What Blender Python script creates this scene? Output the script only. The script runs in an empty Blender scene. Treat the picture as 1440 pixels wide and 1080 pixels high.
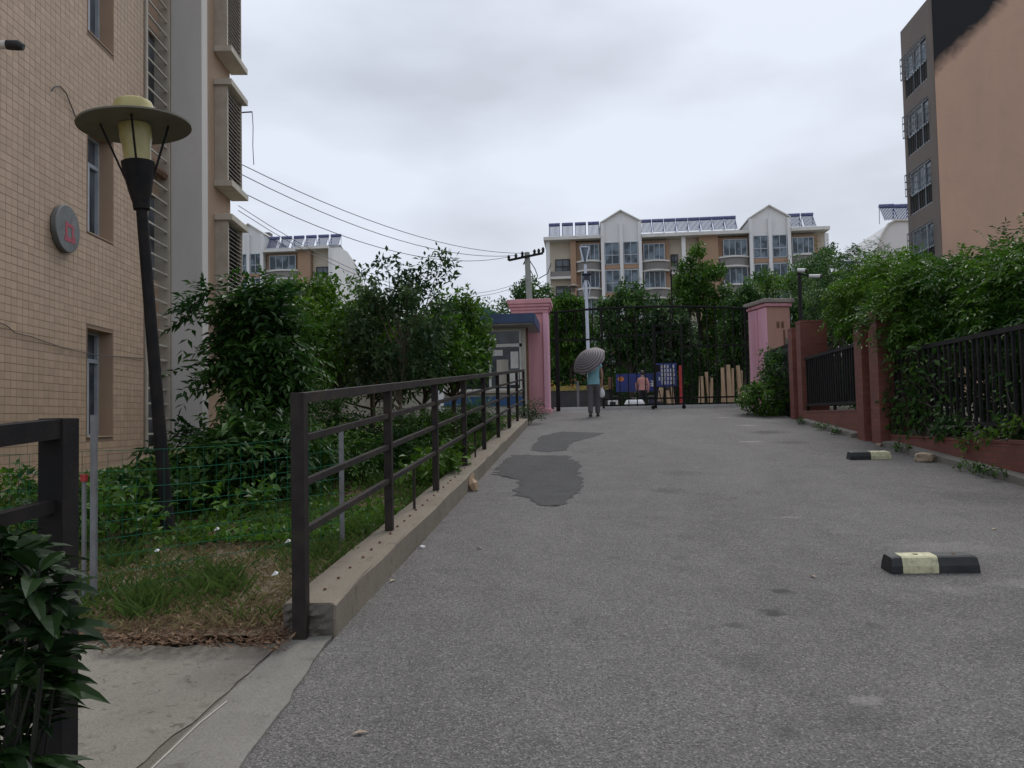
import bpy, bmesh, math, random
import numpy as np
from mathutils import Vector, Matrix, Euler

random.seed(7)
SC = bpy.context.scene
COL = SC.collection
rad = math.radians

# ------------------------------------------------------------------ camera
YAW, PIT, ROLL, FPX = rad(5.36), math.atan(48 / 1120), 0.02, 1120.0
CAM = np.array([0, 0, 1.35])
_f = np.array([-math.sin(YAW) * math.cos(PIT), math.cos(YAW) * math.cos(PIT), math.sin(PIT)])
_r0 = np.array([math.cos(YAW), math.sin(YAW), 0.0])
_u0 = np.cross(_r0, _f)
_R = _r0 * math.cos(ROLL) - _u0 * math.sin(ROLL)
_U = _u0 * math.cos(ROLL) + _r0 * math.sin(ROLL)
cd = bpy.data.cameras.new('camera')
cam = bpy.data.objects.new('camera', cd)
COL.objects.link(cam)
cd.sensor_width = 36
cd.lens = 28
cd.clip_start = 0.05
cd.clip_end = 3000
M = Matrix([[_R[i], _U[i], -_f[i], CAM[i]] for i in range(3)] + [[0, 0, 0, 1]])
cam.matrix_world = M
SC.camera = cam

# ------------------------------------------------------------------ sky, sun, exposure
SUN_EL, SUN_AZ = rad(56), rad(16)      # high, ahead of the camera, behind cloud
w = bpy.data.worlds.new('World')
SC.world = w
w.use_nodes = True
nt = w.node_tree
nt.nodes.clear()
out = nt.nodes.new('ShaderNodeOutputWorld')
bg = nt.nodes.new('ShaderNodeBackground')
bg.inputs['Strength'].default_value = 0.1
sky = nt.nodes.new('ShaderNodeTexSky')
sky.sky_type = 'NISHITA'
sky.sun_disc = False
sky.sun_elevation = SUN_EL
sky.sun_rotation = SUN_AZ
sky.air_density = 2.0
sky.dust_density = 4.0
tc = nt.nodes.new('ShaderNodeTexCoord')
mp = nt.nodes.new('ShaderNodeMapping')
mp.inputs['Scale'].default_value = (1.0, 1.0, 2.6)
mp.inputs['Location'].default_value = (3.1, 0.4, 1.7)
nz = nt.nodes.new('ShaderNodeTexNoise')
nz.inputs['Scale'].default_value = 2.3
nz.inputs['Detail'].default_value = 5
nz.inputs['Roughness'].default_value = 0.48
rp = nt.nodes.new('ShaderNodeValToRGB')
rp.color_ramp.elements[0].position = 0.34
rp.color_ramp.elements[0].color = (0.50, 0.54, 0.62, 1)
rp.color_ramp.elements[1].position = 0.6
rp.color_ramp.elements[1].color = (0.69, 0.74, 0.845, 1)
sc10 = nt.nodes.new('ShaderNodeVectorMath')
sc10.operation = 'SCALE'
sc10.inputs['Scale'].default_value = 10.0
mx = nt.nodes.new('ShaderNodeMix')
mx.data_type = 'RGBA'
mx.inputs['Factor'].default_value = 0.94
L = nt.links.new
L(tc.outputs['Generated'], mp.inputs['Vector'])
L(mp.outputs[0], nz.inputs['Vector'])
L(nz.outputs['Fac'], rp.inputs['Fac'])
L(rp.outputs['Color'], sc10.inputs[0])
L(sky.outputs[0], mx.inputs['A'])
L(sc10.outputs[0], mx.inputs['B'])
L(mx.outputs['Result'], bg.inputs['Color'])
L(bg.outputs[0], out.inputs['Surface'])

sd = bpy.data.lights.new('sun', 'SUN')
sd.energy = 1.35
sd.angle = rad(25)
sd.color = (1.0, 0.97, 0.92)
sun = bpy.data.objects.new('sun', sd)
COL.objects.link(sun)
_sdir = Vector((math.sin(SUN_AZ) * math.cos(SUN_EL), math.cos(SUN_AZ) * math.cos(SUN_EL), math.sin(SUN_EL)))
sun.rotation_euler = _sdir.to_track_quat('Z', 'Y').to_euler()
sun.location = (0, 0, 60)

vs = SC.view_settings
vs.view_transform = 'Standard'
vs.look = 'None'
vs.exposure = 0.2
vs.gamma = 1.0
vs.use_curve_mapping = False


# ------------------------------------------------------------------ photo pixel -> place
def ray(x, y):
    return _f + _R * (x - 720) / FPX - _U * (y - 540) / FPX


def atY(x, y, yy):
    r = ray(x, y)
    return CAM + r * yy / r[1]


def atX(x, y, xx):
    r = ray(x, y)
    return CAM + r * xx / r[0]


SLOPE = 0.0676


def gz(y):                                  # ground height: ramp up to the gate, level beyond
    if y <= 0:
        return 0.0
    if y < 22.2:
        return SLOPE * y
    if y < 24.2:
        t = (y - 22.2) / 2.0
        return SLOPE * 22.2 + SLOPE * 2.0 * (t - t * t / 2)
    return SLOPE * 22.2 + SLOPE


def onramp(x, y):
    r = ray(x, y)
    return CAM + r * (-CAM[2] / (r[2] - SLOPE * r[1]))


# ------------------------------------------------------------------ materials
def new_mat(name):
    m = bpy.data.materials.new(name)
    m.use_nodes = True
    t = m.node_tree
    b = t.nodes['Principled BSDF']
    return m, t, b


def mixc(t, fac, a, b):
    n = t.nodes.new('ShaderNodeMix')
    n.data_type = 'RGBA'
    for k, v in (('Factor', fac), ('A', a), ('B', b)):
        s = n.inputs[k]
        if hasattr(v, 'type'):
            t.links.new(v, s)
        elif isinstance(v, (int, float)):
            s.default_value = v
        else:
            s.default_value = (*v, 1) if len(v) == 3 else v
    return n.outputs['Result']


def noise(t, scale, detail=4, rough=0.55, vec=None, dist=0.0):
    n = t.nodes.new('ShaderNodeTexNoise')
    n.inputs['Scale'].default_value = scale
    n.inputs['Detail'].default_value = detail
    n.inputs['Roughness'].default_value = rough
    n.inputs['Distortion'].default_value = dist
    if vec is not None:
        t.links.new(vec, n.inputs['Vector'])
    return n.outputs['Fac']


def ramp(t, fac, p0, p1, c0=(0, 0, 0), c1=(1, 1, 1)):
    n = t.nodes.new('ShaderNodeValToRGB')
    e = n.color_ramp.elements
    e[0].position, e[0].color = p0, (*c0, 1)
    e[1].position, e[1].color = p1, (*c1, 1)
    t.links.new(fac, n.inputs['Fac'])
    return n.outputs['Color']


def geopos(t, scale=None):
    g = t.nodes.new('ShaderNodeNewGeometry')
    if scale is None:
        return g.outputs['Position']
    mpn = t.nodes.new('ShaderNodeMapping')
    mpn.inputs['Scale'].default_value = scale
    t.links.new(g.outputs['Position'], mpn.inputs['Vector'])
    return mpn.outputs[0]


def bump(t, b, h, strength=0.3, dist=0.01):
    n = t.nodes.new('ShaderNodeBump')
    n.inputs['Strength'].default_value = strength
    n.inputs['Distance'].default_value = dist
    t.links.new(h, n.inputs['Height'])
    t.links.new(n.outputs[0], b.inputs['Normal'])


def paint(name, col, col2=None, scale=3.0, rough=0.6, bs=0.15, fine=60, streak=False, metal=0.0, amt=(0.4, 0.7), spec=0.5):
    """painted / plastered / worn surface: base colour with wear patches of a second colour and fine relief"""
    m, t, b = new_mat(name)
    if col2 is None:
        col2 = tuple(c * 0.72 for c in col)
    v = geopos(t, (1, 1, 0.18) if streak else None)
    n1 = noise(t, scale, 5, 0.6, v, 0.3)
    n2 = noise(t, fine, 3, 0.6, geopos(t))
    c = mixc(t, ramp(t, n1, amt[0], amt[1]), col, col2)
    c = mixc(t, ramp(t, n2, 0.35, 0.75, (0, 0, 0), (0.22, 0.22, 0.22)), c, tuple(x * 0.6 for x in col))
    t.links.new(c, b.inputs['Base Color'])
    b.inputs['Roughness'].default_value = rough
    b.inputs['Metallic'].default_value = metal
    b.inputs['Specular IOR Level'].default_value = spec
    bump(t, b, n2, bs, 0.004)
    return m


def leafmat(name, dark, light, rough=0.45, trans=0.3, spec=0.28):
    m, t, b = new_mat(name)
    a = t.nodes.new('ShaderNodeAttribute')
    a.attribute_name = 'tone'
    c = ramp(t, a.outputs['Fac'], 0.0, 1.0, dark, light)
    t.links.new(c, b.inputs['Base Color'])
    b.inputs['Roughness'].default_value = rough
    b.inputs['Specular IOR Level'].default_value = spec
    tr = t.nodes.new('ShaderNodeBsdfTranslucent')
    hs = t.nodes.new('ShaderNodeHueSaturation')
    hs.inputs['Value'].default_value = 1.25
    hs.inputs['Saturation'].default_value = 1.1
    t.links.new(c, hs.inputs['Color'])
    t.links.new(hs.outputs[0], tr.inputs['Color'])
    ms = t.nodes.new('ShaderNodeMixShader')
    ms.inputs[0].default_value = trans
    t.links.new(b.outputs[0], ms.inputs[1])
    t.links.new(tr.outputs[0], ms.inputs[2])
    t.links.new(ms.outputs[0], t.nodes['Material Output'].inputs['Surface'])
    return m


def glassmat(name, col, rough=0.08):
    m, t, b = new_mat(name)
    n1 = noise(t, 0.9, 2, 0.5, geopos(t))
    t.links.new(mixc(t, ramp(t, n1, 0.46, 0.58), col, tuple(c * 3.2 + 0.03 for c in col)), b.inputs['Base Color'])
    b.inputs['Roughness'].default_value = rough
    b.inputs['Specular IOR Level'].default_value = 0.4
    return m


SPOTS = [(onramp(px, py)[0], onramp(px, py)[1], r_, k_) for px, py, r_, k_ in
         [(1097, 831, .065, .95), (1087, 862, .075, 1.0), (1030, 880, .06, .6), (1225, 878, .05, .5), (1108, 1030, .05, .5), (1055, 930, .12, .3), (1185, 793, .05, .35),
          (955, 785, .07, .35), (940, 690, .22, .45), (960, 665, .3, .35), (1080, 608, .5, .75), (1115, 622, .3, .6), (1380, 700, .4, .4), (1210, 1010, .15, .3), (1030, 700, .05, .5)]]
SCUFFS = [(onramp(px, py)[0], onramp(px, py)[1], r_, k_) for px, py, r_, k_ in
          [(1218, 985, .05, .3), (1330, 770, .25, .2), (1350, 830, .1, .18), (1110, 727, .06, .25), (1185, 748, .05, .2), (1050, 598, .14, .6), (1055, 621, .12, .5), (1018, 587, .14, .4), (1430, 820, .12, .2)]]


def asphalt(name, base, dark, light, speck=0.5, spots=None):
    """worn asphalt: light and dark stones, dusty tracks along the slope, blotches, hairline cracks"""
    m, t, b = new_mat(name)
    p = geopos(t)
    big = noise(t, 0.5, 5, 0.6, geopos(t, (1.6, 0.45, 1)), 0.8)
    mid = noise(t, 3.2, 6, 0.7, p, 0.5)
    fine = noise(t, 70, 4, 0.8, p)
    vo = t.nodes.new('ShaderNodeTexVoronoi')
    vo.inputs['Scale'].default_value = 135
    t.links.new(p, vo.inputs['Vector'])
    c = mixc(t, ramp(t, big, 0.36, 0.64), dark, base)
    c = mixc(t, ramp(t, mid, 0.48, 0.75, (0, 0, 0), (0.8, 0.8, 0.8)), c, light)
    c = mixc(t, ramp(t, mid, 0.25, 0.43, (0.7, 0.7, 0.7), (0, 0, 0)), c, tuple(x * 0.6 for x in dark))
    sp = noise(t, 1.15, 4, 0.6, p, 0.2)
    c = mixc(t, ramp(t, sp, 0.66, 0.74, (0, 0, 0), (0.45, 0.45, 0.45)), c, tuple(x * 0.55 for x in dark))
    sep = t.nodes.new('ShaderNodeSeparateColor')
    t.links.new(vo.outputs['Color'], sep.inputs[0])
    c = mixc(t, ramp(t, sep.outputs[0], 0.62, 1.0, (0, 0, 0), (speck, speck, speck)), c, tuple(min(1, x * 2.6) for x in light))
    c = mixc(t, ramp(t, sep.outputs[1], 0.0, 0.45, (0.75, 0.75, 0.75), (0, 0, 0)), c, tuple(x * 0.42 for x in dark))
    c = mixc(t, ramp(t, fine, 0.32, 0.52, (0.75, 0.75, 0.75), (0, 0, 0)), c, tuple(x * 0.35 for x in dark))
    if spots:
        wob = t.nodes.new('ShaderNodeTexNoise')
        wob.inputs['Scale'].default_value = 14
        wob.inputs['Detail'].default_value = 4
        t.links.new(p, wob.inputs['Vector'])
        for lst, dk in ((spots, True), (SCUFFS, False)):
            for (x_, y_, r_, k_) in lst:
                sb = t.nodes.new('ShaderNodeVectorMath')
                sb.operation = 'DISTANCE'
                sb.inputs[1].default_value = (x_ * (1 if dk else .55), y_, 0)
                mu = t.nodes.new('ShaderNodeVectorMath')
                mu.operation = 'MULTIPLY'
                mu.inputs[1].default_value = (1 if dk else .55, 1, 0)
                t.links.new(p, mu.inputs[0])
                t.links.new(mu.outputs[0], sb.inputs[0])
                ma = t.nodes.new('ShaderNodeMath')
                ma.operation = 'MULTIPLY_ADD'
                t.links.new(wob.outputs['Fac'], ma.inputs[0])
                ma.inputs[1].default_value = r_ * 2.4
                t.links.new(sb.outputs['Value'], ma.inputs[2])
                c = mixc(t, ramp(t, ma.outputs[0], r_ * 1.6, r_ * 2.3, (k_, k_, k_), (0, 0, 0)), c, tuple(x * .42 for x in dark) if dk else tuple(x * 1.9 for x in light))
    v2 = t.nodes.new('ShaderNodeTexVoronoi')
    v2.feature = 'DISTANCE_TO_EDGE'
    v2.inputs['Scale'].default_value = 0.42
    ds = t.nodes.new('ShaderNodeVectorMath')
    ds.operation = 'ADD'
    nn = t.nodes.new('ShaderNodeTexNoise')
    nn.inputs['Scale'].default_value = 2.2
    nn.inputs['Detail'].default_value = 6
    t.links.new(p, nn.inputs['Vector'])
    t.links.new(nn.outputs['Color'], ds.inputs[1])
    t.links.new(p, ds.inputs[0])
    t.links.new(ds.outputs[0], v2.inputs['Vector'])
    t.links.new(mixc(t, ramp(t, v2.outputs['Distance'], 0.0, 0.005, (0.22, 0.22, 0.22), (0, 0, 0)), c, tuple(x * 0.4 for x in dark)), b.inputs['Base Color'])
    b.inputs['Roughness'].default_value = 0.85
    ad = t.nodes.new('ShaderNodeMath')
    ad.operation = 'ADD'
    t.links.new(fine, ad.inputs[0])
    t.links.new(vo.outputs['Distance'], ad.inputs[1])
    bump(t, b, ad.outputs[0], 0.8, 0.008)
    return m


def concrete(name, base, dark, light, spot=0.66):
    m, t, b = new_mat(name)
    p = geopos(t)
    n1 = noise(t, 1.4, 6, 0.65, p, 0.5)
    n2 = noise(t, 9, 5, 0.7, p, 0.2)
    n3 = noise(t, 130, 2, 0.6, p)
    c = mixc(t, ramp(t, n1, 0.35, 0.65), base, light)
    c = mixc(t, ramp(t, n2, 0.56, 0.74), c, dark)
    c = mixc(t, ramp(t, n3, 0.3, 0.6, (0.45, 0.45, 0.45), (0, 0, 0)), c, tuple(x * 0.5 for x in dark))
    n4 = noise(t, 16, 4, 0.6, p, 1.2)
    c = mixc(t, ramp(t, n4, spot, spot + 0.07, (0, 0, 0), (0.7, 0.7, 0.7)), c, tuple(x * 0.55 for x in dark))
    t.links.new(c, b.inputs['Base Color'])
    b.inputs['Roughness'].default_value = 0.9
    bump(t, b, n2, 0.35, 0.012)
    return m


def brickmat(name, c1, c2, mortar, sw=0.24, sh=0.06):
    m, t, b = new_mat(name)
    tcn = t.nodes.new('ShaderNodeTexCoord')
    sx = t.nodes.new('ShaderNodeSeparateXYZ')
    t.links.new(geopos(t), sx.inputs[0])
    ad = t.nodes.new('ShaderNodeMath')
    ad.operation = 'ADD'
    t.links.new(sx.outputs[0], ad.inputs[0])
    t.links.new(sx.outputs[1], ad.inputs[1])
    cb = t.nodes.new('ShaderNodeCombineXYZ')
    t.links.new(ad.outputs[0], cb.inputs[0])
    t.links.new(sx.outputs[2], cb.inputs[1])
    br = t.nodes.new('ShaderNodeTexBrick')
    br.inputs['Scale'].default_value = 1
    br.inputs['Brick Width'].default_value = sw
    br.inputs['Row Height'].default_value = sh
    br.inputs['Mortar Size'].default_value = 0.005
    br.inputs['Color1'].default_value = (*c1, 1)
    br.inputs['Color2'].default_value = (*c2, 1)
    br.inputs['Mortar'].default_value = (*mortar, 1)
    t.links.new(cb.outputs[0], br.inputs['Vector'])
    n1 = noise(t, 2.5, 5, 0.6, geopos(t), 0.3)
    c = mixc(t, ramp(t, n1, 0.45, 0.75, (0, 0, 0), (0.55, 0.55, 0.55)), br.outputs['Color'], tuple(x * 0.55 for x in c1))
    t.links.new(c, b.inputs['Base Color'])
    b.inputs['Roughness'].default_value = 0.6
    iv = t.nodes.new('ShaderNodeMath')
    iv.operation = 'SUBTRACT'
    iv.inputs[0].default_value = 1
    t.links.new(br.outputs['Fac'], iv.inputs[1])
    bump(t, b, iv.outputs[0], 0.5, 0.004)
    return m


MT = dict(
    asphalt=asphalt('asphalt', (0.168, 0.158, 0.150), (0.122, 0.114, 0.109), (0.205, 0.193, 0.180), 0.36, spots=SPOTS),
    patch=asphalt('asphalt_patch', (0.066, 0.064, 0.065), (0.048, 0.047, 0.048), (0.085, 0.083, 0.082), 0.25),
    stain=asphalt('asphalt_stain', (0.12, 0.113, 0.108), (0.09, 0.085, 0.082), (0.15, 0.142, 0.135), 0.4),
    concrete=concrete('concrete', (0.195, 0.175, 0.143), (0.11, 0.097, 0.076), (0.25, 0.228, 0.19), 0.61),
    kerb=concrete('kerb_concrete', (0.195, 0.162, 0.12), (0.12, 0.096, 0.067), (0.24, 0.205, 0.157)),
    kerb2=concrete('edge_concrete', (0.185, 0.174, 0.15), (0.11, 0.10, 0.085), (0.24, 0.226, 0.197)),
    yardsoil_shaded=concrete('yard_soil_shaded', (0.05, 0.048, 0.03), (0.03, 0.03, 0.018), (0.075, 0.066, 0.043)),
    crackfill=concrete('joint_fill', (0.12, 0.105, 0.082), (0.06, 0.052, 0.042), (0.17, 0.152, 0.122)),
    brokenc=concrete('broken_concrete', (0.085, 0.075, 0.062), (0.045, 0.04, 0.033), (0.15, 0.135, 0.11)),
    sill=concrete('white_concrete', (0.70, 0.70, 0.68), (0.5, 0.5, 0.48), (0.76, 0.76, 0.74)),
    soil=concrete('soil', (0.145, 0.108, 0.066), (0.09, 0.068, 0.042), (0.19, 0.148, 0.092)),
    ground=concrete('far_ground', (0.10, 0.10, 0.075), (0.06, 0.07, 0.04), (0.15, 0.14, 0.11)),
    grout=paint('grout', (0.23, 0.163, 0.112), (0.17, 0.122, 0.085), 2, 0.9),
    tan=paint('tan_render', (0.41, 0.285, 0.195), (0.355, 0.25, 0.175), 1.2, 0.8, 0.2),
    fin=paint('grey_render', (0.56, 0.535, 0.50), (0.47, 0.45, 0.42), 1.1, 0.85, 0.2, streak=True),
    ledge=paint('ledge_render', (0.55, 0.50, 0.42), (0.40, 0.37, 0.31), 2.5, 0.85, 0.2, streak=True),
    beige=paint('beige_metal', (0.46, 0.41, 0.34), (0.36, 0.31, 0.25), 3, 0.55, 0.1),
    alu=paint('aluminium_frame', (0.42, 0.46, 0.50), (0.34, 0.37, 0.40), 6, 0.4, 0.05),
    louver=paint('louver_slat', (0.54, 0.49, 0.43), (0.42, 0.37, 0.32), 5, 0.6, 0.1),
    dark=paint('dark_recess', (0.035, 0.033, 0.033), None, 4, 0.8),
    glass=glassmat('window_glass', (0.03, 0.036, 0.042)),
    glassb=glassmat('blue_window_glass', (0.035, 0.05, 0.062), 0.14),
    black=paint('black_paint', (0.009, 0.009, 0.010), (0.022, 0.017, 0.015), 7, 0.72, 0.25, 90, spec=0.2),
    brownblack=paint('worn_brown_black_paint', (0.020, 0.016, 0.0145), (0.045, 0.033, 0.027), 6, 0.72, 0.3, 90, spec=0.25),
    iron=paint('fence_black', (0.012, 0.012, 0.013), (0.030, 0.026, 0.023), 7, 0.7, 0.2, 90, spec=0.25),
    galv=paint('galvanised', (0.20, 0.205, 0.21), (0.15, 0.145, 0.14), 9, 0.6, 0.1, metal=0.2),
    rust=paint('rust', (0.13, 0.06, 0.035), (0.20, 0.12, 0.07), 12, 0.85, 0.3),
    meshg=paint('green_wire', (0.015, 0.12, 0.07), (0.01, 0.08, 0.045), 5, 0.8, spec=0.1),
    red=paint('red_paint', (0.42, 0.03, 0.03), None, 8, 0.5),
    redmark=paint('faded_red_paint', (0.42, 0.06, 0.10), (0.22, 0.09, 0.10), 14, 0.7),
    plate=paint('grey_plate', (0.16, 0.17, 0.165), (0.115, 0.12, 0.115), 5, 0.45, 0.1, metal=0.3),
    white=paint('white_paint', (0.72, 0.72, 0.70), (0.58, 0.57, 0.54), 3, 0.6, 0.1),
    yglass=paint('yellowed_plastic', (0.50, 0.44, 0.19), (0.36, 0.31, 0.12), 4, 0.35, 0.05),
    hat=paint('lamp_hat', (0.17, 0.165, 0.13), (0.22, 0.21, 0.165), 5, 0.55, 0.1),
    pink=paint('pink_plaster', (0.68, 0.34, 0.375), (0.56, 0.27, 0.30), 2.6, 0.85, 0.35, 45, streak=True, amt=(0.42, 0.62)),
    pinkb=paint('bright_pink_plaster', (0.76, 0.41, 0.50), (0.68, 0.35, 0.42), 2.0, 0.85, 0.3, 45, streak=True),
    salmon=paint('salmon_plaster', (0.47, 0.255, 0.20), (0.37, 0.21, 0.17), 2.2, 0.9, 0.35, 45, streak=True),
    capgrey=paint('weathered_cap', (0.30, 0.25, 0.22), (0.17, 0.155, 0.14), 5, 0.9, 0.4, 40),
    brick=brickmat('red_brick_tile', (0.235, 0.072, 0.048), (0.175, 0.055, 0.040), (0.12, 0.065, 0.05), 0.20, 0.062),
    blue=paint('blue_metal', (0.045, 0.13, 0.30), (0.035, 0.10, 0.23), 2, 0.45, 0.05),
    bluedk=paint('dark_blue_metal', (0.03, 0.065, 0.15), None, 2, 0.45, 0.05),
    sign=paint('sign_blue_shaded', (0.012, 0.028, 0.17), (0.01, 0.022, 0.11), 3, 0.5, 0.05),  # blue darkened to put the tree shade into the board colour
    soffit=paint('soffit', (0.34, 0.33, 0.31), (0.27, 0.26, 0.25), 2, 0.8),
    cream=paint('cream_paint', (0.50, 0.48, 0.42), (0.38, 0.35, 0.30), 3, 0.7, 0.15, streak=True),
    wallw=paint('far_white_render', (0.74, 0.735, 0.72), (0.66, 0.655, 0.64), 0.5, 0.85, 0.05, 20, streak=True),
    wallc=paint('far_cream_render', (0.62, 0.555, 0.44), (0.55, 0.49, 0.40), 0.5, 0.85, 0.05, 20),
    wallo=paint('far_orange_render', (0.37, 0.24, 0.155), (0.32, 0.205, 0.135), 0.5, 0.85, 0.05, 20),
    slab=paint('far_slab', (0.66, 0.64, 0.60), (0.54, 0.52, 0.48), 0.8, 0.85, 0.05, 20),
    para=paint('far_parapet', (0.23, 0.215, 0.20), (0.19, 0.18, 0.17), 0.8, 0.85, 0.05, 20),
    roof=paint('far_roof', (0.15, 0.15, 0.155), (0.11, 0.11, 0.115), 1, 0.8, 0.2, 12),
    brown=paint('brown_render', (0.185, 0.15, 0.13), (0.16, 0.13, 0.115), 0.6, 0.85, 0.1, 20),
    tube=paint('collector_tubes', (0.035, 0.04, 0.12), (0.06, 0.07, 0.17), 9, 0.6, 0.05, spec=0.2),
    tubeb=paint('blue_collector_frame', (0.06, 0.08, 0.28), None, 4, 0.4, 0.05),
    tank=paint('tank_steel', (0.10, 0.115, 0.24), (0.17, 0.185, 0.30), 4, 0.6, 0.05, spec=0.2),
    concp=paint('pole_concrete', (0.33, 0.33, 0.30), (0.25, 0.25, 0.23), 2, 0.9, 0.2),
    lampw=paint('pale_blue_lamp', (0.62, 0.66, 0.75), (0.52, 0.56, 0.66), 3, 0.4, 0.05),
    solar=paint('solar_cell', (0.03, 0.035, 0.07), None, 8, 0.25, 0.02),
    lampshade=paint('brown_shade', (0.20, 0.15, 0.12), None, 4, 0.6),
    wire=paint('cable', (0.075, 0.078, 0.085), None, 4, 0.8),
    wirel=paint('pale_cable', (0.22, 0.23, 0.25), None, 4, 0.7),
    rubber=paint('black_rubber', (0.018, 0.019, 0.020), (0.035, 0.035, 0.035), 12, 0.6, 0.3, 120),
    creamp=paint('cream_yellow_paint', (0.60, 0.57, 0.36), (0.36, 0.34, 0.22), 22, 0.65, 0.4, 120, amt=(0.45, 0.68)),
    stone=concrete('broken_stone', (0.40, 0.31, 0.22), (0.24, 0.18, 0.12), (0.48, 0.39, 0.29)),
    bark=paint('bark', (0.075, 0.060, 0.045), (0.045, 0.037, 0.028), 8, 0.95, 0.6, 40),
    darkstem=paint('dark_stem', (0.02, 0.022, 0.014), None, 8, 0.9),
    barkp=paint('pale_bark', (0.17, 0.14, 0.10), (0.11, 0.09, 0.065), 8, 0.95, 0.6, 40),
    log=paint('peeled_log', (0.46, 0.325, 0.21), (0.33, 0.22, 0.135), 5, 0.85, 0.3, 30, streak=True),
    skin=paint('skin', (0.40, 0.24, 0.17), (0.36, 0.21, 0.15), 10, 0.6, 0.05),
    hair=paint('black_hair', (0.012, 0.011, 0.011), None, 30, 0.5, 0.2),
    shirtb=paint('light_blue_cotton', (0.24, 0.47, 0.53), (0.20, 0.41, 0.47), 9, 0.85, 0.2),
    trousers=paint('grey_trousers', (0.115, 0.105, 0.115), (0.085, 0.08, 0.088), 9, 0.9, 0.2),
    shirtp=paint('pink_cotton', (0.55, 0.27, 0.24), (0.46, 0.22, 0.20), 9, 0.85, 0.2),
    trousersk=paint('dark_trousers', (0.020, 0.020, 0.025), None, 9, 0.9, 0.2),
    shoe=paint('dark_shoe', (0.025, 0.023, 0.022), None, 9, 0.6),
    bagw=paint('white_bag', (0.68, 0.68, 0.68), (0.55, 0.55, 0.56), 9, 0.4, 0.2),
    yellow=paint('yellow_paint', (0.33, 0.26, 0.06), (0.14, 0.12, 0.05), 9, 0.6),  # band yellow dulled, shade over the boards put into it
    orange=paint('orange_paint', (0.50, 0.16, 0.04), None, 4, 0.6),
    navy=paint('navy_plastic', (0.02, 0.022, 0.06), None, 5, 0.4, 0.05),
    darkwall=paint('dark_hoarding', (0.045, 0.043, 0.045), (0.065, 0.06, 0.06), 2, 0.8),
    lf_dark=leafmat('leaf_dark', (0.014, 0.045, 0.011), (0.075, 0.160, 0.032)),
    lf_mid=leafmat('leaf_mid', (0.024, 0.070, 0.011), (0.115, 0.22, 0.035)),
    lf_bright=leafmat('leaf_bright', (0.040, 0.100, 0.012), (0.145, 0.26, 0.040)),
    lf_street=leafmat('leaf_street', (0.022, 0.062, 0.018), (0.095, 0.180, 0.045)),
    lf_gloss_shaded=leafmat('leaf_gloss_shaded', (0.004, 0.014, 0.004), (0.018, 0.045, 0.009), 0.45, 0.1, 0.14),  # leaf green lowered to put overhead shade into the colour
    lf_grey=leafmat('leaf_grey', (0.020, 0.046, 0.018), (0.085, 0.140, 0.055)),
    grass=leafmat('grass_blade', (0.040, 0.085, 0.015), (0.150, 0.225, 0.055), 0.6, 0.3),
    dry=leafmat('dry_grass', (0.15, 0.12, 0.06), (0.40, 0.32, 0.17), 0.8, 0.15),
    lf_red=leafmat('flower_red', (0.25, 0.03, 0.02), (0.5, 0.14, 0.06)),
    lf_yel=leafmat('flower_yellow', (0.35, 0.25, 0.03), (0.6, 0.5, 0.1)),
    litter=leafmat('dry_litter', (0.075, 0.04, 0.025), (0.30, 0.19, 0.115), 0.8, 0.05),
)


def facade_orange():
    """orange render; black across the top corner with a frayed slanting edge, bare stains below"""
    m, t, b = new_mat('orange_render_black_corner')
    p = geopos(t)
    sx = t.nodes.new('ShaderNodeSeparateXYZ')
    t.links.new(p, sx.inputs[0])
    n1 = noise(t, 0.35, 5, 0.6, geopos(t, (1, 1, 0.35)), 0.6)
    n2 = noise(t, 1.6, 6, 0.7, p, 0.5)
    c = mixc(t, ramp(t, n1, 0.35, 0.7), (0.55, 0.345, 0.24), (0.46, 0.30, 0.215))
    c = mixc(t, ramp(t, n2, 0.5, 0.8, (0, 0, 0), (0.35, 0.35, 0.35)), c, (0.37, 0.25, 0.19))

    def mth(op, a, bb):
        n = t.nodes.new('ShaderNodeMath')
        n.operation = op
        for i, v in enumerate((a, bb)):
            if hasattr(v, 'type'):
                t.links.new(v, n.inputs[i])
            else:
                n.inputs[i].default_value = v
        return n.outputs[0]
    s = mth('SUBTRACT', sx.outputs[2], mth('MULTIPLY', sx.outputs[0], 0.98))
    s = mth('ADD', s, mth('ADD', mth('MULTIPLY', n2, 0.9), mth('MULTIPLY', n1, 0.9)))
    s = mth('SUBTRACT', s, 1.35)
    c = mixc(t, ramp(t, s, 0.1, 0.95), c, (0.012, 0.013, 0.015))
    wv = t.nodes.new('ShaderNodeMath')
    wv.operation = 'PINGPONG'
    wv.inputs[1].default_value = 1.45
    t.links.new(sx.outputs[2], wv.inputs[0])
    c = mixc(t, ramp(t, wv.outputs[0], 0.0, 0.03, (0.07, 0.07, 0.07), (0, 0, 0)), c, (0.25, 0.16, 0.12))
    t.links.new(c, b.inputs['Base Color'])
    b.inputs['Roughness'].default_value = 0.9
    return m


MT['orangew'] = facade_orange()


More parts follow.
